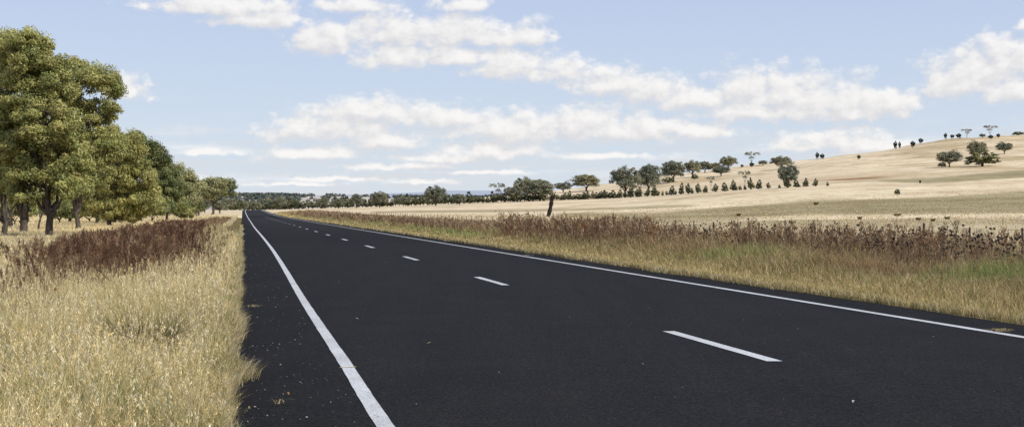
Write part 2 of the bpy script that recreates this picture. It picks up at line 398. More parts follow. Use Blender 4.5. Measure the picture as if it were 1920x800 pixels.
def verge_left():
    T = Tris()
    dens = lambda Y: 3600 * np.minimum(1, (9 / Y) ** 1.35)
    P, s = scatter(3.2, 75, lambda Y: (-.18 * Y - 1.6, Y * 0 - .05), dens, .55, 3.)
    Y = P[:, 1]; n = len(P)
    edge = sstep(0, .9, -s)
    keep = rng.random(n) < .35 + .65 * sstep(0.0, .25, -s + .12 * (fbm(Y * 1.3, Y * 0, 2) - .5)); P = P[keep]; s = s[keep]; Y = Y[keep]; edge = edge[keep]; n = len(P)
    pn = fbm(s * .9 + 20, Y * .6, 3)
    cp = fbm(s * 4.2 + 8, Y * 3.2 + 1, 2)
    h = (.13 + .30 * edge) * (.55 + .7 * rng.random(n)) * (.75 + .5 * pn) * (.6 + .85 * cp)
    h *= 1 + .25 * sstep(20, 45, Y)
    paddock = sstep(2.9, 4.2, -s); h *= 1 - .45 * paddock
    w = np.maximum(.0045, .00042 * Y) * (.7 + .7 * rng.random(n))
    ct = pick(n, STRAW, [5, 4, 5, 2.5, 1.6, .5])
    gr = sstep(.42, .66, fbm(s * 1.3 + 5, Y * .8 + 9, 4)) * .75 + .10
    ct = ct + (np.array([.29, .28, .10]) - ct) * (gr * (rng.random(n) < .7))[:, None]
    dk = sstep(.55, .75, fbm(s * 3.1 + 50, Y * 2.2 + 9, 3)); ct = ct * (1 - .38 * dk)[:, None]; h *= 1 - .3 * dk
    pink_ = np.clip(paddock, 0, 1); ct = ct + (np.array([.58, .47, .30]) - ct) * (pink_ * .6)[:, None]
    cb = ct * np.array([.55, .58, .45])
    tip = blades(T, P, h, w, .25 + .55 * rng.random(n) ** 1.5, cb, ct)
    hd = rng.random(n) < .30 * np.minimum(1, 14 / Y) + .03
    k = np.where(hd)[0]
    heads(T, tip[k], P[k], np.maximum(.008, .0006 * Y[k]), ct[k] * 1.12, 5, .5)
    # tall flowering stems above the mass
    P2, s2 = scatter(3.5, 60, lambda Y: (-.18 * Y - 1.2, Y * 0 - .25), lambda Y: 210 * np.minimum(1, (10 / Y) ** 1.1), .6)
    n = len(P2); h = (.36 + .24 * rng.random(n)) * (.7 + .3 * sstep(.1, 1.0, -s2)) * (1 - .35 * sstep(2.9, 4.2, -s2))
    ct = pick(n, STRAW, [5, 3, 6, 1, .5, .6]); 
    tip = blades(T, P2, h, np.maximum(.003, .0003 * P2[:, 1]), .1 + .35 * rng.random(n), ct * .7, ct)
    heads(T, tip, P2, np.maximum(.010, .0007 * P2[:, 1]), ct * 1.1, 9, .45)
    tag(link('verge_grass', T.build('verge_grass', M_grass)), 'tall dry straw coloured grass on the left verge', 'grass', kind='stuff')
verge_left()

def ragged_edge():
    T = Tris()
    y = np.concatenate([rng.uniform(5, 40, 520), rng.uniform(40, 120, 300)]); n0 = len(y)
    k = np.repeat(np.arange(n0), 26); Y = y[k] + rng.normal(size=len(k)) * .05
    ex = vnoise(y * .8, y * 0 + 40) ** 3 * .20 - .04 + .26 * np.exp(-((y - 10.9) / .55) ** 2)
    S = (ex[k] * rng.random(len(k)) * 1.0 - .12) + rng.normal(size=len(k)) * .03
    P = np.stack([S + SK * Y, Y, S * 0 + .005], 1); n = len(P)
    ct = pick(n, STRAW, [4, 4, 4, 3, 3, 1]); h = .05 + .13 * rng.random(n)
    blades(T, P, h, np.maximum(.004, .0004 * Y), .4 + .5 * rng.random(n), ct * .5, ct, ldir=rng.normal(size=n) * .9)
    y = np.concatenate([rng.uniform(12, 60, 600), rng.uniform(60, 200, 500)]); k = np.repeat(np.arange(len(y)), 22)
    Y = y[k] + rng.normal(size=len(k)) * .08; S = 8.95 - vnoise(y * .7, y * 0 + 70)[k] ** 3 * .4 * rng.random(len(k)) + rng.normal(size=len(k)) * .05
    P = np.stack([S + SK * Y, Y, S * 0 + .005], 1); n = len(P)
    ct = pick(n, STRAW, [3, 4, 2, 4, 3, 1]) * .9; h = .05 + .12 * rng.random(n)
    blades(T, P, h, np.maximum(.005, .0004 * Y), .4 + .4 * rng.random(n), ct * .5, ct)
    tag(link('edge_grass', T.build('edge_grass', M_grass)), 'low creeping tufts of grass spilling over both ragged bitumen edges', 'grass', kind='stuff')
ragged_edge()

OLIVE = [(.50, .38, .18), (.42, .32, .14), (.27, .24, .09), (.58, .46, .26), (.34, .20, .10), (.20, .21, .07)]
def verge_right():
    T = Tris()
    P, s = scatter(13, 420, lambda Y: (Y * 0 + 8.95, np.minimum(.57 * Y + 2, 22.5 + 0 * Y)), lambda Y: 900 * np.minimum(1, (22 / Y) ** 1.75), .5, 1.6)
    n = len(P); Y = P[:, 1]; e = s - 8.95
    h = (.12 + .36 * sstep(.3, 3, e) + .14 * sstep(3, 6, e)) * (.5 + .8 * rng.random(n)) * (.45 + 1.1 * fbm(s * .8, Y * .5, 3))
    rust = sstep(.5, .7, fbm(s * .5 + 60, Y * .3, 3)) * sstep(1, 3, e)
    ct = pick(n, OLIVE, [4, 4, 3, 3, 1.5, 1])
    ct = np.where((rng.random(n) < rust * .6)[:, None], np.array([.36, .20, .11]) * (.7 + .6 * rng.random((n, 1))), ct)
    gp = .7 * np.exp(-((s - 11.8) / .8) ** 2 - ((Y - 33) / 2.0) ** 2) + .75 * np.exp(-((s - 12.2) / .9) ** 2 - ((Y - 22.4) / 1.2) ** 2) + .35 * np.exp(-((s - 10.8) / .9) ** 2) * sstep(.5, .7, fbm(Y * .12, Y * 0 + 2, 2)) * sstep(45, 60, Y)
    gm = (rng.random(n) < gp * 1.2)[:, None]
    ct = np.where(gm, np.array([.28, .35, .10]) * (.7 + .6 * rng.random((n, 1))), ct)
    ct = ct * (1 + .5 * (1 - sstep(.3, 2.4, e)))[:, None]
    w = np.maximum(.006, .00045 * Y) * (.7 + .7 * rng.random(n))
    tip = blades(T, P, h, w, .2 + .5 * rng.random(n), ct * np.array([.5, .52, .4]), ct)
    k = np.where(rng.random(n) < .12)[0]; heads(T, tip[k], P[k], np.maximum(.010, .0006 * Y[k]), ct[k] * 1.15, 5, .5)
    tag(link('verge_grass', T.build('verge_grass', M_grass)), 'olive and tan roadside grass with green patches on the right verge', 'grass', kind='stuff')
verge_right()

def paddock_grass():
    T = Tris()
    P, s = scatter(55, 330, lambda Y: (-.2 * Y - 6, Y * 0 - 1.0), lambda Y: 60 * np.minimum(1, (60 / Y) ** 1.6), .6, .5)
    n = len(P); Y = P[:, 1]; ct = pick(n, STRAW, [5, 4, 6, 1, .4, .6]) * 1.0
    blades(T, P, .16 + .25 * rng.random(n), np.maximum(.03, .0006 * Y), .3 + .5 * rng.random(n), ct * .8, ct)
    P, s = scatter(30, 330, lambda Y: (Y * 0 + 22, .45 * Y * 1.3 + 14), lambda Y: 9 * np.minimum(1, (60 / Y) ** 1.7), .7, .3)
    n = len(P); Y = P[:, 1]; ct = pick(n, STRAW, [5, 4, 4, 2, 1, 1]) * .85
    blades(T, P, .06 + .12 * rng.random(n), np.maximum(.03, .0006 * Y), .3 + .5 * rng.random(n), ct * .8, ct)
    tag(link('paddock_grass', T.build('paddock_grass', M_grass)), 'sparse pale tufts of cropped grass over the paddocks', 'grass', kind='stuff')
paddock_grass()

# ------------------------------------------------------------------ dock and thistle weeds
def docks(P, hmin, hmax, T, cols, seedpx=.0011, stems=3, k=30, spread=1.1):
    n = len(P); st = np.repeat(np.arange(n), stems); m = len(st)
    Q = P[st] + np.concatenate([rng.normal(size=(m, 2)) * .07, np.zeros((m, 1))], 1)
    h = hmin + (hmax - hmin) * rng.random(m); Y = Q[:, 1]
    c = pick(m, cols, [1] * len(cols))
    tip = blades(T, Q, h, np.maximum(.006, .0004 * Y), .05 + .3 * rng.random(m), c * .8, c)
    heads(T, tip, Q, np.maximum(.016, seedpx * Y) * (h / 6 / .085 * .55), c, k, spread * .6)
DK = [(.13, .066, .038), (.09, .046, .028), (.20, .115, .062), (.16, .082, .045), (.28, .19, .11)]
DKR = [(.21, .13, .075), (.34, .235, .13), (.15, .09, .05), (.42, .31, .18), (.26, .135, .06)]
def left_docks():
    T = Tris()
    hi = lambda Y: np.interp(Y, [14, 16, 18.6, 24, 30, 40, 64], [-1.9, -1.4, -.75, -.55, -.8, -1.2, -1.4])
    P, s = scatter(12.5, 64, lambda Y: (-3.2 + .5 * sstep(19, 15, Y), hi(Y)), lambda Y: 14 * np.minimum(1, (30 / Y) ** .8), .35, .8)
    hs_ = hi(P[:, 1]); kp = rng.random(len(P)) < .12 + .88 * sstep(0, 1.1, hs_ - s + 1.1 * (fbm(s, P[:, 1] * .6, 2) - .5)); kp2 = rng.random(len(P)) < .1 + .9 * sstep(-60, 70, P[:, 0] / P[:, 1] * F + CX + 60 * (fbm(P[:, 0], P[:, 1], 2) - .5)); P = P[kp]; kp2 = kp2[kp]; P = P[kp2]
    P2, _ = scatter(20, 70, lambda Y: (Y * 0 - 2.2, Y * 0 - .45), lambda Y: 3.6 + 0 * Y, .8, .5)
    P3, _ = scatter(6, 15, lambda Y: (-.18 * Y - .4, -.145 * Y), lambda Y: 7. + 0 * Y, .7, .8)
    docks(P, .50, 1.0, T, DK, .0010, 4, 42); docks(P2, .38, .62, T, [(.26, .20, .10), (.20, .13, .07), (.30, .24, .12), (.15, .09, .05)], .0009, 4, 26); docks(P3, .35, .6, T, DKR, .0009, 2, 16)
    P4, _ = scatter(70, 200, lambda Y: (Y * 0 - 4, Y * 0 - 1.6), lambda Y: 1.2 + 0 * Y, .9, .2)
    docks(P4, .3, .55, T, DKR, .0009, 3, 20)
    tag(link('dock_weeds', T.build('dock_weeds', M_dock)), 'dark red brown patch of dried dock weeds in the left verge grass', 'weeds', kind='stuff')
left_docks()
def right_docks():
    T = Tris()
    P, s = scatter(18, 330, lambda Y: (Y * 0 + 11.0, np.minimum(17.2 + 0 * Y, .57 * Y + 2)), lambda Y: 4.4 * np.minimum(1, (40 / Y) ** .85), .6, .45)
    cl = fbm(s * .35 + 31, P[:, 1] * .16, 3); kp = rng.random(len(P)) < sstep(.40, .58, cl) * .9 + .07
    kp &= rng.random(len(P)) < .15 + .85 * sstep(11., 13.6, s + 3 * (cl - .5)); P = P[kp]
    Y = P[:, 1]; f = sstep(60, 150, Y)
    a = Y < 70
    tl = a & (cl[kp] > .52) & (s[kp] < 14.8)
    docks(P[tl], .75, 1.28, T, DKR, .0010, 3, 26, 1.3)
    docks(P[a], .50, 1.05, T, DKR, .0010, 4, 22, 1.3); docks(P[~a], .6, .98, T, [(.28, .18, .10), (.38, .27, .16), (.22, .14, .085)], .0009, 4, 22, 1.2)
    P, s = scatter(22, 36, lambda Y: (Y * 0 + 13.4, np.minimum(17. + 0 * Y, .57 * Y + 2)), lambda Y: 3.2 + 0 * Y, .8, .6)
    docks(P, .7, 1.22, T, DKR, .001, 4, 26, 1.3)
    P, s = scatter(16, 60, lambda Y: (Y * 0 + 10.6, Y * 0 + 12.6), lambda Y: 1.5 + 0 * Y, .9, .5)
    docks(P, .35, .7, T, DKR, .001, 3, 18, 1.3)
    tag(link('dock_weeds', T.build('dock_weeds', M_dock)), 'rusty brown band of dried dock weeds along the right verge', 'weeds', kind='stuff')
    # thistles: branched stems carrying round dark heads
    T = Tris()
    P, s = scatter(21, 75, lambda Y: (Y * 0 + 13, np.minimum(17.5 + 0 * Y, .57 * Y + 1)), lambda Y: 1.2 + 1.3 * (Y < 38), .8, .4)
    br = np.repeat(np.arange(len(P)), 7); n = len(br)
    h = .85 + .42 * rng.random(len(P)); h = h[br] * (.7 + .3 * rng.random(n))
    c = pick(n, [(.12, .075, .055), (.20, .14, .10)], [1, 1])
    tip = blades(T, P[br], h, np.full(n, .011), .12 + .38 * rng.random(n), c, c)
    ico = []
    for k in range(7):
        th = 2 * math.pi * k / 7
        ico.append((math.cos(th), math.sin(th), 0))
    ico += [(0, 0, .9), (0, 0, -.9)]
    ico = np.array(ico); fc = np.array([[k, (k + 1) % 7, 7] for k in range(7)] + [[(k + 1) % 7, k, 8] for k in range(7)])
    r = (.022 + .014 * rng.random(n))
    V = tip[:, None] + ico[None] * r[:, None, None]; f = fc[None] + (np.arange(n) * 9)[:, None, None]
    T.add(V, f, np.repeat((c * .45)[:, None], 9, 1))
    tag(link('thistles', T.build('thistles', M_dock)), 'dry branching thistles with round dark heads above the right verge', 'weeds', kind='stuff')
right_docks()

def tuft(px, py, name, label, cols, n, r, h, group=None, Y=None, wmul=1.0):
    Y = Y or depth_at(px, py); X = (px - CX) / F * Y
    T = Tris(); a = rng.random(n) * 2 * math.pi; rr = r * np.sqrt(rng.random(n))
    P = np.stack([np.cos(a) * rr, np.sin(a) * rr, np.zeros(n) - .02], 1)
    c = pick(n, cols, [1] * len(cols))
    blades(T, P, h * (.5 + .6 * rng.random(n)), np.full(n, max(.006, .00045 * Y) * wmul), .3 + .6 * rng.random(n), c * .6, c, ldir=a)
    o = link(name, T.build(name, M_grass), loc=(X, Y, gz(X, Y)))
    return tag(o, label, 'grass tuft', group)
tuft(268, 650, 'grass_tussock', 'brown green tussock standing out in the left verge grass near the camera', [(.15, .12, .05), (.10, .10, .035), (.22, .14, .06)], 700, .15, .62, Y=11.0)
for i, (x, y, w, lab) in enumerate([(1612, 411, 9, 'small dark olive tussock in the right paddock, leftmost of those near the fence'), (1683, 405, 16, 'widest brown tussock on the pale strip of the right paddock'), (1722, 413, 10, 'small brown tussock in the right paddock, below and right of the widest one'), (1749, 415, 8, 'smallest dark tussock in the right paddock behind the fence'), (1776, 411, 10, 'reddish tussock in the right paddock, rightmost of those near the fence'), (1530, 384, 8, 'low dark tussock in the grey middle of the right paddock'), (1385, 405, 8, 'lone low tussock in the right paddock, left of the other tussocks')]):
    Y = depth_at(x, y); tuft(x, y, 'grass_tussock', lab, [(.44, .36, .18), (.48, .38, .20), (.34, .28, .13)], 300, w * Y / F * .33, 6.5 * Y / F, 'tussocks scattered over the right paddock')

# ------------------------------------------------------------------ trees
def tube(pts, rad, seg=7):
    pts = np.asarray(pts, float); n = len(pts)
    tan = np.gradient(pts, axis=0); tan /= np.linalg.norm(tan, axis=1, keepdims=True) + 1e-9
    ref = np.array([.31, .95, .05]); A = np.cross(tan, ref); A /= np.linalg.norm(A, axis=1, keepdims=True) + 1e-9; B = np.cross(tan, A)
    th = np.arange(seg) * 2 * math.pi / seg
    ring = A[:, None] * np.cos(th)[None, :, None] + B[:, None] * np.sin(th)[None, :, None]
    V = pts[:, None] + ring * np.asarray(rad)[:, None, None]
    idx = np.arange(n * seg).reshape(n, seg); r = np.roll(idx, -1, 1)
    q = np.stack([idx[:-1], r[:-1], r[1:], idx[1:]], -1).reshape(-1, 4)
    return V.reshape(-1, 3), q
class Quads:
    def __init__(s): s.v = []; s.f = []; s.n = 0
    def add(s, v, f): s.v.append(v); s.f.append(f + s.n); s.n += len(v)
    def build(s, name, mat): return mesh_np(name, np.concatenate(s.v), np.concatenate(s.f), 4, mat, None, True)
def bez(a, b, c, n):
    t = np.linspace(0, 1, n)[:, None]; return (1 - t) ** 2 * a + 2 * t * (1 - t) * b + t * t * c
def leaves(ctr, rad, nper, L, W, cols, r, flat=.75, droop=.6):
    """leaf-sized quads round each clump centre; returns verts, faces, colours"""
    m = len(ctr) ; k = np.repeat(np.arange(m), nper); n = len(k)
    d = r.normal(size=(n, 3)); d[:, 2] = np.where(d[:, 2] < 0, d[:, 2] * .45, d[:, 2]); d /= np.linalg.norm(d, axis=1, keepdims=True)
    rr = r.random(n) ** .40
    lump = .75 + .5 * r.random((m, 1))
    p = ctr[k] + d * rr[:, None] * (rad * lump[:, 0])[k][:, None] * np.array([1, 1, flat])
    nm = d + np.array([0, 0, .25]) + .55 * r.normal(size=(n, 3)); nm /= np.linalg.norm(nm, axis=1, keepdims=True)
    a = r.normal(size=(n, 3)); a[:, 2] -= droop * 1.6; a -= nm * (a * nm).sum(1, keepdims=True); a /= np.linalg.norm(a, axis=1, keepdims=True) + 1e-9
    b = np.cross(nm, a)
    l = (L * (.6 + .8 * r.random(n)))[:, None]; w = (W * (.6 + .8 * r.random(n)))[:, None]
    V = np.stack([p - a * l * .5, p + b * w * .5, p + a * l * .5, p - b * w * .5], 1).reshape(-1, 3)
    f = np.arange(n * 4).reshape(n, 4)
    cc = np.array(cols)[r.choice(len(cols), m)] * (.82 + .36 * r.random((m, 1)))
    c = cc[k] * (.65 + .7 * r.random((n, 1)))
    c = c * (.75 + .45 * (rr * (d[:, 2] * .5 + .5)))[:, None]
    return V, f, np.repeat(c[:, None], 4, 1).reshape(-1, 3)
def build_tree(seed, lobes, trunk_r, fork, nclump, nper, rc, L, W, cols, lean=(0, 0), seg=7, forks=1, low=-.55, twig=.022, flat=.75):
    """lobes: (x,y,z,rx,ry,rz) relative to the base.  Returns trunk mesh, crown mesh"""
    r = np.random.default_rng(seed); Q = Quads(); lb = np.array(lobes, float)
    top = np.array([lean[0], lean[1], fork]); 
    tp = bez(np.array([0, 0, -.15]), np.array([lean[0] * .1 + r.normal() * .05 * fork, r.normal() * .05 * fork, fork * .5]), top, 9)
    tr = trunk_r * np.linspace(1, .72, 9); tr[0] *= 1.5; tr[1] *= 1.12; tr = tr * (1 + .08 * r.normal(size=9))
    Q.add(*tube(tp, tr, seg + 2))
    vol = lb[:, 3] * lb[:, 4] * lb[:, 5]; vol = vol ** .75; cnt = np.maximum(3, (nclump * vol / vol.sum()).astype(int))
    ctrs = []
    for i, l in enumerate(lb):
        c0 = l[:3]; mid = (top + c0) / 2 + np.array([r.normal() * .25 * l[3], r.normal() * .25 * l[3], -.15 * abs(c0[2] - fork)])
        start = tp[6 + (i % 3)]
        lp = bez(start, mid, c0 + np.array([0, 0, l[5] * .35]), 12); lp[1:-1] += r.normal(size=(10, 3)) * .03 * l[3]
        lr = trunk_r * np.linspace(.55, .10, 12); Q.add(*tube(lp, lr, seg))
        n = cnt[i]; d = r.normal(size=(n * 3, 3)); d /= np.linalg.norm(d, axis=1, keepdims=True); d = d[d[:, 2] > low][:n]
        rad = (.35 + .65 * r.random(len(d)) ** .5)[:, None]
        cc = c0 + d * rad * l[3:6]; ctrs.append(cc)
        for c in cc:
            j = 3 + int(np.argmin(np.linalg.norm(lp[3:] - c, axis=1) + .4 * np.abs(np.arange(9) - 4) * l[3] / 9))
            a = lp[j]; m_ = (a + c) / 2 + np.array([0, 0, -.12 * np.linalg.norm(c - a)]) + r.normal(size=3) * .08 * l[3]
            R0 = min(lr[j] * .7, trunk_r * .22)
            Q.add(*tube(bez(a, m_, c, 5), np.linspace(R0, twig * .5, 5), 4))
    ctr = np.concatenate(ctrs); rad = rc * (.6 + .8 * r.random(len(ctr)))
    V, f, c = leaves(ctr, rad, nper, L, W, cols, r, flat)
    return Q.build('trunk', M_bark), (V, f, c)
def place_tree(name, label, X, Y, tm, crown, mat=None, group=None, cat='tree', bark=None):
    z = gz(X, Y); o = empty(name, (X, Y, z)); tag(o, label, cat, group)
    t = link('trunk', tm, o)
    if bark: tm.materials[0] = bark
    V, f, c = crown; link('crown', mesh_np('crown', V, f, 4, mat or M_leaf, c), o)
    return o
def lobes_px(px, Y, L, dr=.9, dy=0):
    k = Y / F; out = []
    z0 = gz((px - CX) * k, Y)
    for i, (cx, cy, rx, ry) in enumerate(L):
        out.append(((cx - px) * k, rng.uniform(-.4, .4) * rx * k, H + (HY - cy) * k - z0, rx * k, rx * k * dr, ry * k))
    return out
GUM = [(.38, .37, .125), (.34, .34, .11), (.43, .41, .14), (.29, .305, .10), (.46, .42, .15)]
GUMD = [(.23, .25, .09), (.18, .21, .075), (.29, .30, .11)]
GUMP = [(.38, .37, .17), (.43, .40, .19), (.29, .30, .13)]
G = 'gum trees in the stand beside the left verge'
specs = [
 # px, Y, lobes, trunk_r, fork_px_y, nclump, nper, rc, leafL, cols, label
 (93, 62, [(45, 105, 58, 48), (95, 150, 52, 48), (30, 185, 60, 55), (95, 230, 62, 50), (25, 280, 62, 55), (110, 305, 58, 45), (60, 345, 60, 35), (130, 350, 40, 28)], .22, 400, 300, 330, .52, .17, GUM, 'tall olive gum with the thickest straight trunk at the front of the left stand'),
 (8, 66, [(-45, 110, 60, 55), (-60, 200, 70, 60), (-10, 330, 50, 45), (-60, 320, 70, 60), (8, 80, 35, 30)], .17, 410, 190, 300, .55, .17, GUM, 'gum at the left edge of the photo with its crown partly cut off'),
 (44, 76, [(60, 140, 60, 50), (-10, 240, 60, 60), (70, 260, 60, 60), (30, 350, 65, 45)], .30, 412, 160, 300, .6, .19, GUM, 'gum with a broad dark leaning trunk, second from the left edge'),
 (147, 93, [(148, 145, 44, 34), (195, 160, 38, 32), (118, 190, 42, 34), (170, 215, 42, 28), (205, 205, 22, 20), (130, 265, 55, 40), (190, 280, 50, 38), (150, 330, 55, 40)], .24, 395, 240, 280, .65, .21, GUM, 'tall gum whose high crown reaches out right into open sky, mid stand'),
 (205, 112, [(205, 270, 42, 34), (245, 275, 32, 30), (215, 320, 50, 36), (255, 335, 38, 36), (185, 370, 50, 34), (245, 380, 48, 30), (275, 372, 24, 30), (225, 400, 50, 18)], .26, 412, 230, 260, .72, .24, [(.43, .40, .135), (.36, .35, .115), (.48, .435, .15)], 'golden green gum with foliage drooping almost to the ground'),
 (262, 150, [(262, 270, 28, 22), (285, 285, 24, 18), (270, 310, 28, 25), (300, 300, 16, 12)], .24, 380, 100, 220, .85, .30, GUMD + [(.09, .10, .035)], 'gum with small dark rounded top rising behind the golden green gum'),
 (312, 168, [(312, 330, 26, 24), (300, 355, 26, 26), (325, 352, 20, 24), (310, 380, 28, 20)], .22, 395, 120, 260, .85, .32, GUMD, 'dense dark green tree beside the golden green gum'),
 (345, 215, [(338, 325, 20, 15), (350, 345, 22, 20), (335, 365, 22, 20), (358, 372, 20, 18), (345, 388, 20, 10)], .25, 390, 90, 200, 1.1, .42, GUMP, 'pale green loose gum just right of the dense dark tree'),
 (399, 395, [(398, 342, 20, 9), (420, 343, 18, 8), (380, 350, 16, 10), (405, 357, 26, 10), (436, 348, 9, 9), (392, 368, 18, 8), (428, 362, 14, 7)], .42, 378, 100, 140, 1.7, .60, GUMP + [(.09, .10, .04)], 'umbrella shaped gum with a bare trunk standing alone at the end of the left stand'),
 (372, 300, [(370, 352, 14, 14), (362, 372, 12, 12)], .3, 385, 40, 180, 1.5, .5, GUMP, 'pale slender gum just left of the umbrella shaped gum'),
 (368, 270, [(368, 386, 16, 13), (360, 394, 10, 8)], .18, 398, 40, 200, .9, .4, GUMD, 'low dark round bush left of the umbrella shaped gum'),
 (20, 105, [(0, 330, 60, 60), (60, 340, 60, 50), (20, 250, 60, 60)], .22, 405, 80, 220, 1.0, .3, GUM, 'gum behind the front trunks near the left edge, its trunk slim and upright'),
 (72, 88, [(80, 345, 30, 30), (60, 320, 30, 30)], .09, 400, 30, 200, .6, .22, GUM, 'slim twisting gum sapling between the two thickest trunks'),
 (130, 150, [(120, 330, 50, 45), (150, 360, 45, 35), (100, 370, 40, 25)], .2, 398, 80, 200, 1.2, .36, [(.15, .155, .055), (.18, .18, .065)], 'gum in deep shade behind the tallest front gum'),
 (182, 130, [(185, 350, 40, 40), (215, 365, 35, 30)], .2, 400, 60, 200, 1.0, .3, GUM, 'gum half hidden left of the golden green gum'),
 (214, 135, [(225, 350, 40, 40), (240, 370, 35, 30)], .24, 402, 60, 200, 1.0, .3, [(.18, .18, .065), (.24, .22, .075)], 'gum hidden behind the drooping foliage of the golden green gum'),
]
for i, (px, Y, L, tr, fy, nc, npr, rc, ll, cols, lab) in enumerate(specs):
    k = Y / F; X = (px - CX) * k; z0 = gz(X, Y)
    nm = 'gum_tree' if 'bush' not in lab else 'round_bush'
    LL = [(a, b, c_ * .92, d_ * 1.0) for a, b, c_, d_ in L]
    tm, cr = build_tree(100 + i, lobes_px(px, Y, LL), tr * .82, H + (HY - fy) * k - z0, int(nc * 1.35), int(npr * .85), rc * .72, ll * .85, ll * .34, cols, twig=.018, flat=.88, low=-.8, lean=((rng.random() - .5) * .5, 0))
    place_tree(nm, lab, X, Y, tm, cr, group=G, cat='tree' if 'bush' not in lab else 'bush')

for i, (px, Y, rx, cy, lab) in enumerate([(28, 120, 30, 392, 'leafy bush under the gums near the left edge'), (112, 135, 26, 396, 'leafy bush between the two tallest front gums'), (168, 150, 30, 398, 'leafy bush under the gum that reaches right'), (285, 150, 26, 392, 'olive bush right of the drooping golden green gum'), (338, 200, 22, 396, 'olive bush at the foot of the pale green loose gum')]):
    tm, cr = build_tree(300 + i, lobes_px(px, Y, [(px, cy - 8, rx, 18), (px - rx * .6, cy, rx * .6, 13), (px + rx * .6, cy + 1, rx * .6, 12)]), .09, .5, 60, 130, .5, .28, .1, GUM + GUMD, flat=.85, low=-.9)
    place_tree('leafy_bush', lab, (px - CX) / F * Y, Y, tm, cr, group=G, cat='bush')

# --- distant templates: unit height, unit crown width
DG = [(.24, .24, .155), (.30, .29, .19), (.18, .19, .12), (.36, .33, .21)]
DK2 = [(.028, .036, .016), (.04, .045, .02)]
def tmpl(seed, lobes, tr, fork, nc, npr, rc, L, cols, W=None, **kw):
    tm, (V, f, c) = build_tree(seed, lobes, tr, fork, nc, npr, rc, L, W or L * .5, cols, seg=5, twig=.004, **kw)
    return tm, mesh_np('crown', V, f, 4, M_leafF, c)
TP = {
 'gumA': tmpl(1, [(0.05, 0, .44, .36, .34, .2), (0, 0, 0.521, 0.3, 0.3, 0.208), (-0.22, 0, 0.651, 0.25, 0.25, 0.26), (0.2, 0.05, 0.67, 0.27, 0.27, 0.286), (0, -0.05, 0.763, 0.25, 0.25, 0.221), (0.3, 0, 0.539, 0.18, 0.2, 0.169), (-0.3, 0.1, 0.521, 0.17, 0.2, 0.169)], .035, .26, 165, 60, .10, .05, DG),
 'gumB': tmpl(2, [(-.05, 0, .42, .34, .32, .18), (0.1, 0, 0.484, 0.28, 0.3, 0.182), (-0.15, 0, 0.725, 0.25, 0.22, 0.234), (0.22, 0, 0.614, 0.25, 0.25, 0.234), (-0.32, 0, 0.558, 0.16, 0.2, 0.156), (0.05, 0, 0.539, 0.2, 0.2, 0.156)], .03, .25, 150, 60, .10, .05, DG),
 'gumC': tmpl(3, [(0, 0, .42, .42, .40, .22), (0, 0, .68, .42, .4, .28), (-.2, 0, .55, .25, .25, .2), (.25, 0, .52, .24, .25, .2)], .04, .22, 165, 60, .11, .05, DG),
 'sparse': tmpl(4, [(-.28, 0, .80, .18, .2, .14), (.25, 0, .78, .22, .2, .16), (.0, 0, .60, .18, .2, .10), (.1, 0, .92, .13, .1, .07)], .022, .38, 34, 40, .075, .045, DG, low=-.3),
 'bush': tmpl(5, [(0, 0, .52, .42, .42, .42), (-.25, 0, .35, .25, .25, .3), (.27, 0, .32, .23, .25, .28)], .05, .2, 110, 60, .09, .06, [(.19, .20, .10), (.24, .24, .12), (.13, .14, .07)], low=-.9),
 'coneA': tmpl(6, [(0, 0, .30, .42, .42, .28), (0, 0, .55, .30, .30, .25), (0, 0, .80, .15, .15, .2)], .06, .1, 46, 40, .12, .12, [(.18, .18, .10), (.24, .225, .13), (.11, .115, .06)], low=-.9),
 'coneB': tmpl(7, [(-.05, 0, .32, .38, .4, .30), (.06, 0, .62, .28, .30, .26), (.02, 0, .85, .14, .12, .14)], .05, .1, 40, 36, .12, .12, [(.19, .19, .105), (.25, .235, .13), (.12, .125, .065)], low=-.9),
 'dark': tmpl(8, [(0, 0, .62, .42, .42, .36), (0, 0, .4, .3, .3, .25)], .06, .2, 40, 50, .12, .12, DK2, low=-.9),
}
for k in ('sparse',): TP[k][0].materials[0] = M_barkP
def far_tree(kind, px, top, base_, w, name, label, group=None, Y=None, cat='tree'):
    Y = Y or depth_at(px, base_); X = (px - CX) / F * Y; z = gz(X, Y)
    Hh = max(.8, H + (HY - top) / F * Y - z); Wd = w * Y / F * 1.1
    o = empty(name, (X, Y, z - .02 * Hh)); tag(o, label, cat, group)
    o.rotation_euler = (0, 0, rng.choice([0, math.pi]) + rng.uniform(-.35, .35)); 
    tm, cm = TP[kind]
    for n_, me_ in (('trunk', tm), ('crown', cm)):
        c = link(n_, me_, o); c.scale = (Wd, Wd, Hh)
    return o
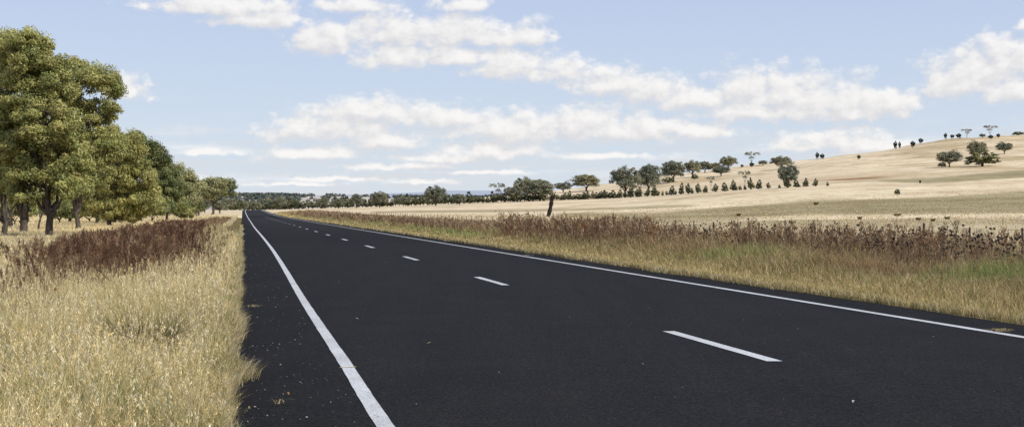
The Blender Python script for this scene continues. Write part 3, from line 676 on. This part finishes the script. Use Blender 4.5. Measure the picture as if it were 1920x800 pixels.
HT = [
 ('gumC', 1100, 325, 358, 54, 'large dome crowned gum standing alone where the hill crest begins'),
 ('gumB', 1056, 339, 361, 34, 'small flat topped gum low on the crest, left of the large dome crowned gum'),
 ('gumA', 1172, 311, 369, 52, 'long trunked round headed gum above the shrub row, left of a similar bushier one'),
 ('gumC', 1216, 305, 362, 46, 'bushy gum immediately right of the long trunked round headed gum'),
 ('gumC', 1263, 299, 341, 48, 'broad dark gum on the crest with a low bush at its left foot'),
 ('bush', 1252, 331, 343, 24, 'low dark bush at the left foot of the broad dark gum'),
 ('gumA', 1298, 300, 332, 32, 'grey gum leaning left, right of the broad dark gum'),
 ('bush', 1303, 325, 337, 13, 'small olive bush beneath the grey leaning gum'),
 ('gumC', 1322, 301, 324, 26, 'round grey gum on the crest between two larger gums'),
 ('gumC', 1340, 304, 322, 24, 'smaller hazy gum on the crest next to the round grey gum'),
 ('gumA', 1366, 292, 319, 30, 'upright dark gum on the crest above the drooping low gum'),
 ('gumB', 1352, 309, 331, 34, 'drooping low gum spreading left down the slope'),
 ('sparse', 1409, 283, 313, 30, 'two headed gum with open crown on the skyline'),
 ('dark', 1391, 308, 315, 6, 'tiny dark shrub left of the two headed gum'),
 ('dark', 1409, 304, 314, 9, 'dark shrub at the foot of the two headed gum'),
 ('gumC', 1430, 300, 311, 18, 'small flat gum on the crest right of the two headed gum'),
 ('gumA', 1464, 292, 318, 36, 'flat topped gum on the skyline behind the dark trunked gum'),
 ('gumB', 1478, 303, 353, 38, 'dark trunked gum standing in the shrub row below the skyline'),
 ('sparse', 1333, 329, 358, 16, 'thin pale gum just above the shrub row'),
 ('sparse', 1397, 318, 352, 24, 'narrow ragged gum just above the shrub row'),
 ('sparse', 1225, 336, 366, 22, 'pale spindly gum beneath the bushy gum at the shrub row'),
 ('sparse', 1198, 330, 366, 20, 'pale leaning gum between the two round headed gums'),
 ('gumB', 1780, 279, 314, 46, 'open crowned gum on the hillside, left of the big dense one'),
 ('bush', 1766, 303, 314, 16, 'small dark bush at the left foot of the open crowned hillside gum'),
 ('gumB', 1832, 261, 296, 36, 'brownish gum rising behind the big dense bushy tree'),
 ('bush', 1842, 278, 312, 58, 'big dense dark green bushy tree on the hillside'),
 ('gumB', 1883, 264, 289, 30, 'small spreading gum near the right edge of the hillside'),
 ('sparse', 1813, 241, 259, 24, 'bare branched gum on the hill top'),
 ('sparse', 1856, 234, 256, 30, 'taller open gum on the hill top, leaning right'),
 ('bush', 1910, 246, 254, 22, 'low shrub on the hill top at the right edge'),
 ('gumB', 1842, 250, 259, 12, 'small grey shrub left of the taller open gum'),
 ('dark', 1798, 250, 260, 10, 'dark shrub at the left foot of the bare branched gum'),
 ('dark', 1858, 253, 261, 10, 'dark shrub at the foot of the taller open gum'),
 ('dark', 1872, 250, 259, 7, 'small dark shrub right of the taller open gum'),
 ('dark', 1785, 252, 260, 8, 'second small dark shrub from the left on the hill top'),
 ('dark', 1773, 249, 259, 6, 'leftmost small dark shrub on the hill top'),
 ('dark', 1726, 259, 270, 9, 'flat dark shrub on the skyline left of the hill top'),
 ('dark', 1711, 264, 277, 9, 'round dark shrub just below the skyline, right of a close pair'),
 ('dark', 1679, 264, 276, 7, 'left shrub of the close pair on the middle skyline'),
 ('dark', 1687, 265, 275, 5, 'smaller right shrub of the close pair on the middle skyline'),
 ('dark', 1610, 290, 300, 7, 'solitary dark shrub on the open slope below the skyline'),
 ('dark', 1532, 285, 299, 7, 'pointed dark shrub, left of the pair on the lower skyline'),
 ('dark', 1542, 288, 299, 9, 'rounder dark shrub, right of the pair on the lower skyline'),
 ('bush', 1682, 353, 366, 11, 'lone round olive bush in the open right paddock'),
 ('dark', 1725, 337, 345, 4, 'tiny upright shrub on the paddock boundary above the lone olive bush'),
 # trees behind the row, left of the stump
 ('gumC', 1013, 334, 377, 56, 'large green domed gum directly left of the leaning dead trunk'),
 ('gumA', 985, 331, 376, 40, 'taller grey green gum behind the large domed gum'),
 ('gumB', 962, 345, 378, 34, 'grey gum at the left shoulder of the taller grey green gum'),
 ('sparse', 934, 341, 379, 32, 'thin pale nearly leafless gum in the tree row'),
 ('gumA', 817, 347, 386, 38, 'bright topped gum standing above the middle of the tree row'),
 ('gumC', 862, 362, 384, 26, 'rounded gum in the tree row right of the bright topped gum'),
 ('gumB', 760, 367, 386, 26, 'low spreading gum in the tree row left of the bright topped gum'),
 ('gumA', 712, 358, 389, 32, 'tall gum above the tree row, right of a paler one'),
 ('gumC', 668, 363, 390, 26, 'pale rounded gum above the left part of the tree row'),
 ('gumB', 605, 369, 391, 24, 'small gum above the left part of the tree row'),
 ('gumC', 635, 371, 391, 24, 'low grey gum left of the pale rounded gum'),
]
for k_, px, top, bs, w, lab in HT:
    cat = 'tree' if k_ in ('gumA', 'gumB', 'gumC', 'sparse') else 'shrub'
    nm = {'bush': 'bush', 'dark': 'dark_shrub'}.get(k_, 'gum_tree')
    if 'tree' in lab and nm == 'bush': nm = 'bushy_tree'; cat = 'tree'
    far_tree(k_, px, top, bs, w, nm, lab, 'trees and shrubs on the right hillside' if px > 1040 else 'taller gums above the distant tree row', cat=cat)
# planted row
def row_Y(px): return 502. / (1 + 1.146 * (px - CX) / F) 
crop = [(15, 50), (60, 62), (95, 40), (130, 58), (160, 32), (185, 60), (228, 45), (275, 92), (325, 60), (345, 75), (410, 60), (465, 80), (495, 40), (535, 34), (568, 34), (612, 66), (638, 34), (690, 84), (745, 80), (775, 40), (825, 74), (885, 50), (965, 62), (1040, 62), (1110, 82), (1130, 40), (1168, 34), (1207, 34), (1255, 88), (1325, 66), (1400, 46), (1490, 22), (1550, 75), (1625, 56), (1650, 20), (1705, 62), (1785, 60), (1883, 30)]
ords = ['right-hand end shrub', 'second', 'third', 'fourth', 'fifth', 'sixth', 'seventh', 'eighth', 'ninth', 'tenth', 'eleventh', 'twelfth']
for i, (cx_, hh) in enumerate(crop):
    px = 1120 + cx_ / 4.364; Y = row_Y(px); X = (px - CX) / F * Y
    base_ = HY + (H - gz(X, Y)) / Y * F; hp = hh / 4.364 * 1.15; j = len(crop) - 1 - i
    if j == 0: lab = 'small dark shrub at the right-hand end of the planted shrub row'
    elif j < 12: lab = ('tall' if hh > 65 else 'short' if hh < 45 else 'medium') + ' conical shrub, %s from the right-hand end of the planted row' % ords[j]
    else: lab = 'dark conical shrub in the spaced planted row below the crest gums'
    far_tree('coneA' if i % 2 else 'coneB', px, base_ - hp, base_, max(7, min(14, hp * .8)) * rng.uniform(.85, 1.2), 'conical_shrub', lab, 'planted row of shrubs along the far paddock boundary', Y=Y, cat='shrub')
px = 518.
while px < 1150:
    Y = row_Y(px) + rng.uniform(-3, 3); X = (px - CX) / F * Y; base_ = HY + (H - gz(X, Y)) / Y * F
    hp = rng.uniform(10, 23) * (1 - .25 * (px > 1045))
    if abs(px - 1029) > 5:
        lab = 'dark shrub in the crowded distant tree row left of the dead trunk' if px < 1029 else 'dark shrub in the tree row between the dead trunk and the long trunked gum'
        far_tree(['coneA', 'coneB', 'bush'][int(rng.integers(3))], px, base_ - hp, base_, rng.uniform(9, 20), 'boundary_shrub', lab, 'crowded row of shrubs across the middle distance', Y=Y, cat='shrub')
    px += rng.uniform(5.5, 10)
# far wood at the end of the road
for i in range(34):
    px = 418 + i * 3.9 + rng.uniform(-2, 2); Y = rng.uniform(690, 900) if i % 2 else rng.uniform(1170, 1250)
    X = (px - CX) / F * Y; s_ = X - SK * Y
    if -5 < s_ < 14 and Y < 1160: continue
    b_ = HY + (H - gz(X, Y)) / Y * F
    far_tree(['gumA', 'gumC', 'bush'][i % 3], px, b_ - rng.uniform(15, 24) - 4 * (Y > 1100), b_, rng.uniform(18, 28), 'gum_tree',
             'hazy gum in the woodland left of the road end' if px < 458 else 'hazy gum in the woodland right of the road end', 'distant woodland at the end of the road', Y=Y)
for i, px in enumerate([300, 322, 345, 384, 412]):
    Y = 430 + 30 * (i % 2); X = (px - CX) / F * Y; b_ = HY + (H - gz(X, Y)) / Y * F
    far_tree(['gumC', 'gumA'][i % 2], px, b_ - rng.uniform(20, 34), b_, rng.uniform(24, 34), 'gum_tree', 'hazy gum seen far behind the left stand', 'far gums behind the left stand', Y=Y)
for i in range(12):
    px = 5 + i * 24; Y = rng.uniform(230, 330); X = (px - CX) / F * Y; b_ = HY + (H - gz(X, Y)) / Y * F
    far_tree(['gumC', 'gumA', 'bush'][i % 3], px, b_ - rng.uniform(26, 48), b_, rng.uniform(34, 50), 'gum_tree', 'shaded gum glimpsed between the trunks of the left stand', 'far gums behind the left stand', Y=Y)

# ------------------------------------------------------------------ dead leaning trunk
def dead_trunk():
    px, base_, top = 1027, 408, 361; Y = 284.; k = Y / F; X = (px - CX) * k; z = gz(X, Y)
    o = empty('dead_trunk', (X, Y, z)); tag(o, 'dark leaning dead tree trunk with a forked broken top in the right paddock', 'tree trunk')
    Hh = (base_ - top) * k
    r = np.random.default_rng(5)
    t = np.linspace(0, 1, 14); pts = np.stack([(t * 1.1 + .25 * np.sin(t * 5) * .3) * 9 * k, .1 * np.sin(t * 4), t * Hh * .82 - .2], 1)
    rad = (.42 - .05 * t) * (1 + .12 * r.normal(size=14)); rad[0] = .62
    Q = Quads(); Q.add(*tube(pts, rad * 1.0, 12)); 
    end = pts[-1]; Q.add(*tube(np.array([end, end + [.15, 0, -.0]]), [rad[-1], .02], 12))
    link('trunk', Q.build('trunk', M_stump), o)
    for sx, hh, rr in ((.42, .95, .24), (-.32, .45, .26)):
        Q = Quads(); p = bez(end + np.array([sx * .3, 0, -.35]), end + np.array([sx * .8, .05, hh * .4]), end + np.array([sx * 1.3, 0, hh]), 8)
        Q.add(*tube(p, rr * np.linspace(1, .35, 8) * (1 + .1 * r.normal(size=8)), 9)); Q.add(*tube(np.array([p[-1], p[-1] + [0.03, 0, .12]]), [rr * .35, .01], 9))
        link('broken_limb', Q.build('broken_limb', M_stump), o)
dead_trunk()

# ------------------------------------------------------------------ fence (right)
def fence():
    S0 = 24.; posts = []
    Y = S0 * F / (1919 - 455.); o = empty('wire_fence', (S0 + SK * Y, Y, gz(S0 + SK * Y, Y)))
    tag(o, 'low wire fence on thin dark posts behind the right verge weeds', 'fence')
    ox, oy, oz = o.location
    pitch = .00005 * S0 * F
    ys = [Y + pitch * k for k in range(-5, 70)]
    r = np.random.default_rng(9); tops = []
    for i, y in enumerate(ys):
        x = S0 + SK * y; z = gz(x, y); hh = 1.09 + .035 * r.normal(); lx, ly = r.normal(size=2) * .025
        if i > 16: hh -= .08
        t = np.linspace(0, 1, 5); P = np.stack([x - ox + lx * t, y - oy + ly * t, z - oz - .2 + t * (hh + .2)], 1)
        Q = Quads(); R = (.03 + .012 * r.random()); Q.add(*tube(P, R * (1 + .05 * r.normal(size=5)), 8)); Q.add(*tube(np.array([P[-1], P[-1] + [0, 0, .012]]), [R, .004], 8))
        p = link('post', Q.build('post', M_post), o); tops.append((x - ox, y - oy, z - oz, hh))
    for f_ in (.95, .72, .48, .25):
        Q = Quads(); P = np.array([(a, b - .04, c + h_ * f_) for a, b, c, h_ in tops]); Q.add(*tube(P, np.full(len(P), .004), 4)); link('wire', Q.build('wire', M_wire), o)
fence()

# ------------------------------------------------------------------ guide posts
def guide_post(px, Y, label, s=None):
    X = (px - CX) / F * Y; z = gz(X, Y); o = empty('guide_post', (X, Y, z)); tag(o, label, 'guide post', 'white roadside guide posts')
    import bmesh
    def box(name, x0, x1, y0, y1, z0, z1, m, taper=1):
        bm = bmesh.new(); vs = []
        for zz, tt in ((z0, 1), (z1, taper)):
            for xx, yy in ((x0, y0), (x1, y0), (x1, y1), (x0, y1)): vs.append(bm.verts.new((xx * tt, yy * tt, zz)))
        for f in ((3, 2, 1, 0), (4, 5, 6, 7), (0, 1, 5, 4), (1, 2, 6, 5), (2, 3, 7, 6), (3, 0, 4, 7)): bm.faces.new([vs[q_] for q_ in f])
        me = bpy.data.meshes.new(name); bm.to_mesh(me); bm.free(); me.materials.append(m); return link(name, me, o)
    box('post_body', -.055, .055, -.02, .02, -.1, 1.0, M_white, .9)
    box('reflector', -.035, .035, -.028, -.0205, .80, .90, M_red)
guide_post(645, 225., 'small white guide post on the right verge, nearer of the two')
guide_post(572, 330., 'small white guide post on the right verge, farther of the two')

# ------------------------------------------------------------------ bits on the road
def gravel():
    T = Tris(); n = 480
    Y = 7 + 40 * rng.random(n) ** 2; S = np.where(rng.random(n) < .75, EL + .05 + .8 * rng.random(n) ** 1.2, EL + 9 * rng.random(n))
    X = S + SK * Y; Z = rz(S, Y); r = .004 + .008 * rng.random(n) ** 3
    oc = np.array([(1, 0, 0), (-.9, .1, 0), (0, 1, 0), (.1, -1, 0), (0, 0, .7), (0, 0, -.5)])
    fc = np.array([[0, 2, 4], [2, 1, 4], [1, 3, 4], [3, 0, 4], [2, 0, 5], [1, 2, 5], [3, 1, 5], [0, 3, 5]])
    V = np.stack([X, Y, Z + r * .4], 1)[:, None] + oc[None] * r[:, None, None] * (.7 + .6 * rng.random((n, 6, 1)))
    c = np.repeat((np.array([.30, .28, .25]) * (.3 + 1.2 * rng.random((n, 1))))[:, None], 6, 1)
    T.add(V, fc[None] + (np.arange(n) * 6)[:, None, None], c)
    tag(link('gravel', T.build('gravel', M_dock)), 'loose pale stone chips scattered over the bitumen shoulder', 'gravel', kind='stuff')
gravel()
def litter(px, py, label, n, L, cols, name='straw_wisp', cat='grass wisp'):
    Y = H * F / (py - HY); X = (px - CX) / F * Y; S = X - SK * Y
    T = Tris(); P = np.concatenate([rng.normal(size=(n, 2)) * L * .35, np.zeros((n, 1)) + .004], 1)
    c = pick(n, cols, [1] * len(cols)); blades(T, P, np.full(n, .02 + .03 * (n > 5)), np.full(n, .008), rng.uniform(2, 6, n) * L / .1 * .6, c, c)
    z = float(rz(np.array([S]), np.array([Y]))[0]) + .006
    tag(link(name, T.build(name, M_grass), loc=(X, Y, z)), label, cat)
litter(1877, 626, 'tangled straw wisp lying on the right edge line', 40, .12, [(.45, .36, .18), (.36, .28, .12)])
litter(476, 578, 'straw wisp on the left bitumen edge at mid distance', 22, .10, [(.40, .33, .16)])
litter(520, 763, 'short straw wisp on the bitumen shoulder near the camera', 9, .07, [(.30, .24, .12)])
litter(990, 481, 'small pale straw wisp beside the far right edge line', 16, .16, [(.55, .48, .34)])
def leaf(px, py, label, a, L=.05, colr=(.30, .17, .06)):
    Y = H * F / (py - HY); X = (px - CX) / F * Y; S = X - SK * Y; z = float(rz(np.array([S]), np.array([Y]))[0]) + .008
    pts = []
    for t, w in ((0, 0), (.2, .5), (.5, .8), (.8, .45), (1, 0)): pts.append((t, w))
    V = []; 
    for t, w in pts:
        for sg in (-1, 1): V.append(((t - .5) * L, sg * w * L * .22, .012 * math.sin(t * 3.1) + .004 * abs(w)))
    V = np.array(V); f = np.array([[2 * i, 2 * i + 1, 2 * i + 3, 2 * i + 2] for i in range(4)])
    me = mesh_np('fallen_leaf', V, f, 4, M_dock, np.repeat(np.array([colr]), len(V), 0)); o = link('fallen_leaf', me, loc=(X, Y, z)); o.rotation_euler = (0, 0, a)
    tag(o, label, 'leaf')
leaf(807, 651, 'dry tan leaf lying in the left lane', .4, .08, (.42, .33, .18))
leaf(1600, 767, 'pale leaf lying in the right lane near the camera', 1.2, .05, (.5, .46, .38))
leaf(540, 745, 'small brown leaf on the bitumen shoulder', 2.0, .05)
leaf(668, 603, 'small pale leaf in the left lane near the edge line', 2.6, .06, (.42, .38, .3))

def stain():
    Y = H * F / (694 - HY); S = float(left_s(np.array([Y]))[0]); z = float(rz(np.array([S]), np.array([Y]))[0]) + .0085
    V = []; r = np.random.default_rng(3)
    for i in range(9):
        t = (i / 8 - .5) * .13
        for sg in (-1, 1): V.append((t, t * .35 + sg * (.012 + .006 * r.random()), 0))
    f = np.array([[2 * i, 2 * i + 2, 2 * i + 3, 2 * i + 1] for i in range(8)])
    tag(link('paint_stain', mesh_np('paint_stain', np.array(V), f, 4, M_soil), loc=(S + SK * Y, Y, z)), 'short yellow paint stripe crossing the left edge line', 'road marking', kind='structure')
stain()

# ------------------------------------------------------------------ far hills
def ridge(name, label, prof, D, depth, mat, woods=0):
    us = np.arange(prof[0][0], prof[-1][0] + 1, 12.); p = np.array(prof, float)
    y = np.interp(us, p[:, 0], p[:, 1]); y = np.convolve(np.pad(y, 4, mode='edge'), np.hanning(11)[1:-1] / np.hanning(11).sum(), 'valid')
    y = y + (fbm(us / 40., us * 0 + D, 3) - .5) * 2.0
    ks = [0, .2, .45, .7, .9, 1, 1.15]; hs = [0, .12, .4, .72, .94, 1, .6]
    V = []
    for t, hh in zip(ks, hs):
        Dd = D - depth + depth * t
        zt = H + (HY - y) / F * D
        V.append(np.stack([(us - CX) / F * Dd, us * 0 + Dd, -5 + (zt + 5) * hh], 1))
    V = np.array(V); a, b = V.shape[:2]; idx = np.arange(a * b).reshape(a, b)
    q = np.stack([idx[:-1, :-1], idx[:-1, 1:], idx[1:, 1:], idx[1:, :-1]], -1).reshape(-1, 4)
    tag(link(name, mesh_np(name, V.reshape(-1, 3), q, 4, mat, None, True)), label, 'hills', kind='structure')
    return us, y
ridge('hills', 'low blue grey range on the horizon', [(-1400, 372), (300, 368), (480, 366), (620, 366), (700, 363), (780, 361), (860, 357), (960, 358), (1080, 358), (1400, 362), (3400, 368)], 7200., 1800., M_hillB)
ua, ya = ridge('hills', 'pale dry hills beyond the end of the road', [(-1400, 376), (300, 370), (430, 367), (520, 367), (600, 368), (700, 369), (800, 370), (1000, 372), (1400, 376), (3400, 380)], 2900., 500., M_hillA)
def far_woods():
    r = np.random.default_rng(21); n = 520
    us = np.where(r.random(n) < .45, r.uniform(380, 560, n), r.uniform(300, 1080, n)); line = np.interp(us, ua, ya)
    t = np.where(r.random(n) < .6, 1.0, .55 + .4 * r.random(n)); hs = np.interp(t, [0, .2, .45, .7, .9, 1], [0, .12, .4, .72, .94, 1])
    D = 2400 + 500 * t; z = -5 + (H + (HY - line) / F * 2900 + 5) * hs
    ctr = np.stack([(us - CX) / F * D, D, z + 2], 1)
    V, f, c = leaves(ctr, np.full(n, 6.), 40, 4., 3., [(.10, .12, .10), (.13, .14, .12)], r, .7)
    tag(link('far_woodland', mesh_np('far_woodland', V, f, 4, M_leafF, c)), 'hazy woodland scattered over the pale far hills', 'woodland', kind='stuff')
far_woods()

# ------------------------------------------------------------------ sky, sun
SUN_EL = math.radians(43); sx, sy = .88, -.47
w = bpy.data.worlds.new("World"); sc.world = w; w.use_nodes = True
nt = w.node_tree; nt.nodes.clear()
CL = [(430, 8, 170, 22), (480, 34, 100, 20), (670, 8, 80, 20), (620, 70, 95, 34), (760, 55, 125, 38), (865, 58, 85, 34), (930, 70, 70, 22), (995, 62, 48, 24),
 (740, 108, 80, 28), (850, 105, 75, 22), (960, 118, 105, 32), (1050, 128, 65, 28), (870, 6, 55, 18), (1150, 152, 90, 32), (1230, 168, 70, 28),
 (1300, 185, 80, 28), (1400, 162, 75, 42), (1480, 172, 95, 48), (1580, 185, 95, 44), (1665, 195, 70, 32), (1440, 207, 180, 22), (1590, 210, 130, 20),
 (1830, 128, 95, 44), (1890, 108, 80, 45), (1810, 158, 95, 26), (1910, 165, 80, 28),
 (700, 205, 150, 24), (560, 238, 78, 28), (820, 217, 120, 26), (960, 240, 150, 34), (1090, 225, 100, 38), (1200, 240, 145, 28), (1310, 243, 90, 16), (650, 240, 90, 26),
 (720, 264, 80, 20), (930, 281, 110, 18), (400, 284, 70, 7), (600, 287, 110, 13), (830, 297, 90, 9),
 (1580, 263, 95, 24), (1500, 274, 70, 12), (1650, 272, 80, 14), (238, 165, 42, 26), (1915, 42, 26, 10), (760, 312, 150, 6), (640, 335, 110, 5), (900, 322, 110, 5), (1150, 290, 100, 6), (560, 345, 90, 4), (800, 340, 90, 4),
 # outside the frame
 (-300, 120, 260, 60), (-700, 220, 300, 50), (2300, 140, 240, 70), (2700, 230, 300, 50), (300, -160, 260, 60), (1300, -220, 350, 70), (2000, -150, 250, 60)]
gt = bpy.data.node_groups.new('CloudField', 'ShaderNodeTree')
gt.interface.new_socket('P', in_out='INPUT', socket_type='NodeSocketVector')
gt.interface.new_socket('D', in_out='OUTPUT', socket_type='NodeSocketFloat')
gi = gt.nodes.new('NodeGroupInput'); go = gt.nodes.new('NodeGroupOutput')
def M(t, op, a, b=None, c=None, clamp=False):
    n = t.nodes.new('ShaderNodeMath'); n.operation = op; n.use_clamp = clamp
    for i, v in enumerate((a, b, c)):
        if v is None: continue
        if hasattr(v, 'is_output'): t.links.new(v, n.inputs[i])
        else: n.inputs[i].default_value = v
    return n.outputs[0]
def VM(t, op, a, b=None, s=None):
    n = t.nodes.new('ShaderNodeVectorMath'); n.operation = op
    for i, v in enumerate((a, b)):
        if v is None: continue
        if hasattr(v, 'is_output'): t.links.new(v, n.inputs[i])
        else: n.inputs[i].default_value = v
    if s is not None: n.inputs['Scale'].default_value = s
    return n
P = gi.outputs[0]
# warp
wn = gt.nodes.new('ShaderNodeTexNoise'); wn.noise_dimensions = '2D'; wn.inputs['Scale'].default_value = .022; wn.inputs['Detail'].default_value = 4; gt.links.new(P, wn.inputs[0])
wv = VM(gt, 'SUBTRACT', wn.outputs['Color'], (.5, .5, .5)).outputs[0]; wv = VM(gt, 'MULTIPLY', wv, (80, 14, 0)).outputs[0]
PW = VM(gt, 'ADD', P, wv).outputs[0]
cur = None
for (cx_, cy_, rx_, ry_) in CL:
    dx = cx_ - CX; az = math.atan(dx / F); el = math.atan((HY - cy_ - .25 * ry_) / math.hypot(F, dx))
    d = VM(gt, 'SUBTRACT', PW, (az * F, el * F, 0)).outputs[0]
    d = VM(gt, 'MULTIPLY', d, (1 / (rx_ * 1.22), 1 / (ry_ * 1.58), 0)).outputs[0]
    d = VM(gt, 'MAXIMUM', d, VM(gt, 'MULTIPLY', d, (-1., -1.7, 0)).outputs[0]).outputs[0]
    L = VM(gt, 'LENGTH', d).outputs['Value']
    v = M(gt, 'SUBTRACT', 1., L)
    if cur is None: cur = v
    else:
        n = gt.nodes.new('ShaderNodeMath'); n.operation = 'SMOOTH_MAX'; gt.links.new(cur, n.inputs[0]); gt.links.new(v, n.inputs[1]); n.inputs[2].default_value = .18; cur = n.outputs[0]
PS = VM(gt, 'MULTIPLY', P, (.6, 1., 1.)).outputs[0]
fn = gt.nodes.new('ShaderNodeTexNoise'); fn.noise_dimensions = '2D'; fn.inputs['Scale'].default_value = .032; fn.inputs['Detail'].default_value = 9; fn.inputs['Roughness'].default_value = .52; gt.links.new(PS, fn.inputs[0])
vor = gt.nodes.new('ShaderNodeTexVoronoi'); vor.voronoi_dimensions = '2D'; vor.feature = 'SMOOTH_F1'; vor.inputs['Scale'].default_value = .045; vor.inputs['Detail'].default_value = 2; vor.inputs['Smoothness'].default_value = .6
w2 = gt.nodes.new('ShaderNodeTexNoise'); w2.noise_dimensions = '2D'; w2.inputs['Scale'].default_value = .09; w2.inputs['Detail'].default_value = 4; gt.links.new(P, w2.inputs[0])
pv = VM(gt, 'ADD', VM(gt, 'MULTIPLY', P, (.75, 1.15, 1)).outputs[0], VM(gt, 'MULTIPLY', VM(gt, 'SUBTRACT', w2.outputs['Color'], (.5, .5, .5)).outputs[0], (16, 12, 0)).outputs[0]).outputs[0]
gt.links.new(pv, vor.inputs[0])
bil = M(gt, 'MULTIPLY', M(gt, 'SUBTRACT', .42, vor.outputs['Distance']), .50)
D = M(gt, 'ADD', M(gt, 'ADD', M(gt, 'MULTIPLY', cur, 1.25), bil), M(gt, 'MULTIPLY', M(gt, 'SUBTRACT', fn.outputs[0], .48), 1.25))
gt.links.new(D, go.inputs[0])

tc = nd(nt, 'ShaderNodeTexCoord'); sep = nd(nt, 'ShaderNodeSeparateXYZ'); nt.links.new(tc.outputs['Generated'], sep.inputs[0])
az = M(nt, 'MULTIPLY', M(nt, 'ARCTAN2', sep.outputs[0], sep.outputs[1]), F)
el = M(nt, 'MULTIPLY', M(nt, 'ARCSINE', sep.outputs[2]), F)
cmb = nd(nt, 'ShaderNodeCombineXYZ'); nt.links.new(az, cmb.inputs[0]); nt.links.new(el, cmb.inputs[1])
def field(off):
    g = nt.nodes.new('ShaderNodeGroup'); g.node_tree = gt
    nt.links.new(VM(nt, 'ADD', cmb.outputs[0], off).outputs[0], g.inputs[0]); return g.outputs[0]
D0 = field((0, 0, 0)); D1 = field((10, 17, 0))
alpha = nd(nt, 'ShaderNodeMapRange', interpolation_type='SMOOTHSTEP', ins={1: -.14, 2: .72, 3: 0., 4: .92}); nt.links.new(D0, alpha.inputs[0])
lit = nd(nt, 'ShaderNodeMapRange', interpolation_type='SMOOTHSTEP', ins={1: -.75, 2: .95, 3: 0., 4: 1.}); nt.links.new(M(nt, 'SUBTRACT', D0, D1), lit.inputs[0])
sky = nd(nt, 'ShaderNodeTexSky', sky_type='NISHITA', sun_disc=False, sun_elevation=SUN_EL, sun_rotation=math.atan2(sx, sy), air_density=1.0, dust_density=1.0, ozone_density=1.5)
hz = nd(nt, 'ShaderNodeMapRange', ins={1: 0., 2: 900., 3: 0., 4: 1.}); nt.links.new(el, hz.inputs[0])
cc = ramp(nt, lit.outputs[0], [(0, (7.3, 7.25, 7.45)), (.5, (8.6, 8.4, 8.3)), (1, (9.7, 9.5, 9.3))])
tint = ramp(nt, hz.outputs[0], [(0, (7.4, 8.1, 9.0)), (.12, (6.7, 7.7, 9.0)), (.45, (5.4, 6.4, 8.7)), (1, (4.0, 5.1, 7.9))])
base_sky = mixc(nt, .85, sky.outputs[0], tint)
vs_ = VM(nt, 'MULTIPLY', cmb.outputs[0], (.16, 1.25, 1)).outputs[0]
veil = nd(nt, 'ShaderNodeMapRange', interpolation_type='SMOOTHSTEP', ins={1: .34, 2: .72, 3: 0., 4: .7}); nt.links.new(noise(nt, vs_, .045, 7, .6), veil.inputs[0])
vm1 = nd(nt, 'ShaderNodeMapRange', interpolation_type='SMOOTHSTEP', ins={1: 200., 2: 90., 3: 0., 4: 1.}); nt.links.new(el, vm1.inputs[0])
va = M(nt, 'MULTIPLY', veil.outputs[0], vm1.outputs[0])
ALPHA = M(nt, 'SUBTRACT', 1., M(nt, 'MULTIPLY', M(nt, 'SUBTRACT', 1., va), M(nt, 'SUBTRACT', 1., alpha.outputs[0])))
full = mixc(nt, ALPHA, base_sky, cc)
bg = nd(nt, 'ShaderNodeBackground', ins={1: .1}); nt.links.new(full, bg.inputs[0])
wo = nd(nt, 'ShaderNodeOutputWorld'); nt.links.new(bg.outputs[0], wo.inputs[0])
w.cycles.sampling_method = 'MANUAL'; w.cycles.sample_map_resolution = 512

L = bpy.data.lights.new('sun', 'SUN'); L.energy = 4.2; L.angle = math.radians(.5); L.color = (1, .95, .87)
lo = bpy.data.objects.new('sun', L); col.objects.link(lo)
n_ = math.hypot(sx, sy); dv = Vector((sx / n_ * math.cos(SUN_EL), sy / n_ * math.cos(SUN_EL), math.sin(SUN_EL)))
lo.rotation_euler = (-dv).to_track_quat('-Z', 'Y').to_euler(); lo.location = dv * 50

cam = bpy.data.cameras.new('camera'); cam.sensor_width = 36; cam.lens = 36 * F / 1920; cam.clip_end = 20000; cam.clip_start = .1
co = bpy.data.objects.new('camera', cam); col.objects.link(co); co.location = (0, 0, H)
co.rotation_euler = (math.radians(90) - math.atan(5 / F), 0, 0)
sc.camera = co
sc.view_settings.view_transform = 'Standard'; sc.view_settings.look = 'None'; sc.view_settings.exposure = 0; sc.view_settings.gamma = 1
sc.cycles.max_bounces = 5; sc.cycles.transparent_max_bounces = 4; sc.cycles.use_denoising = True
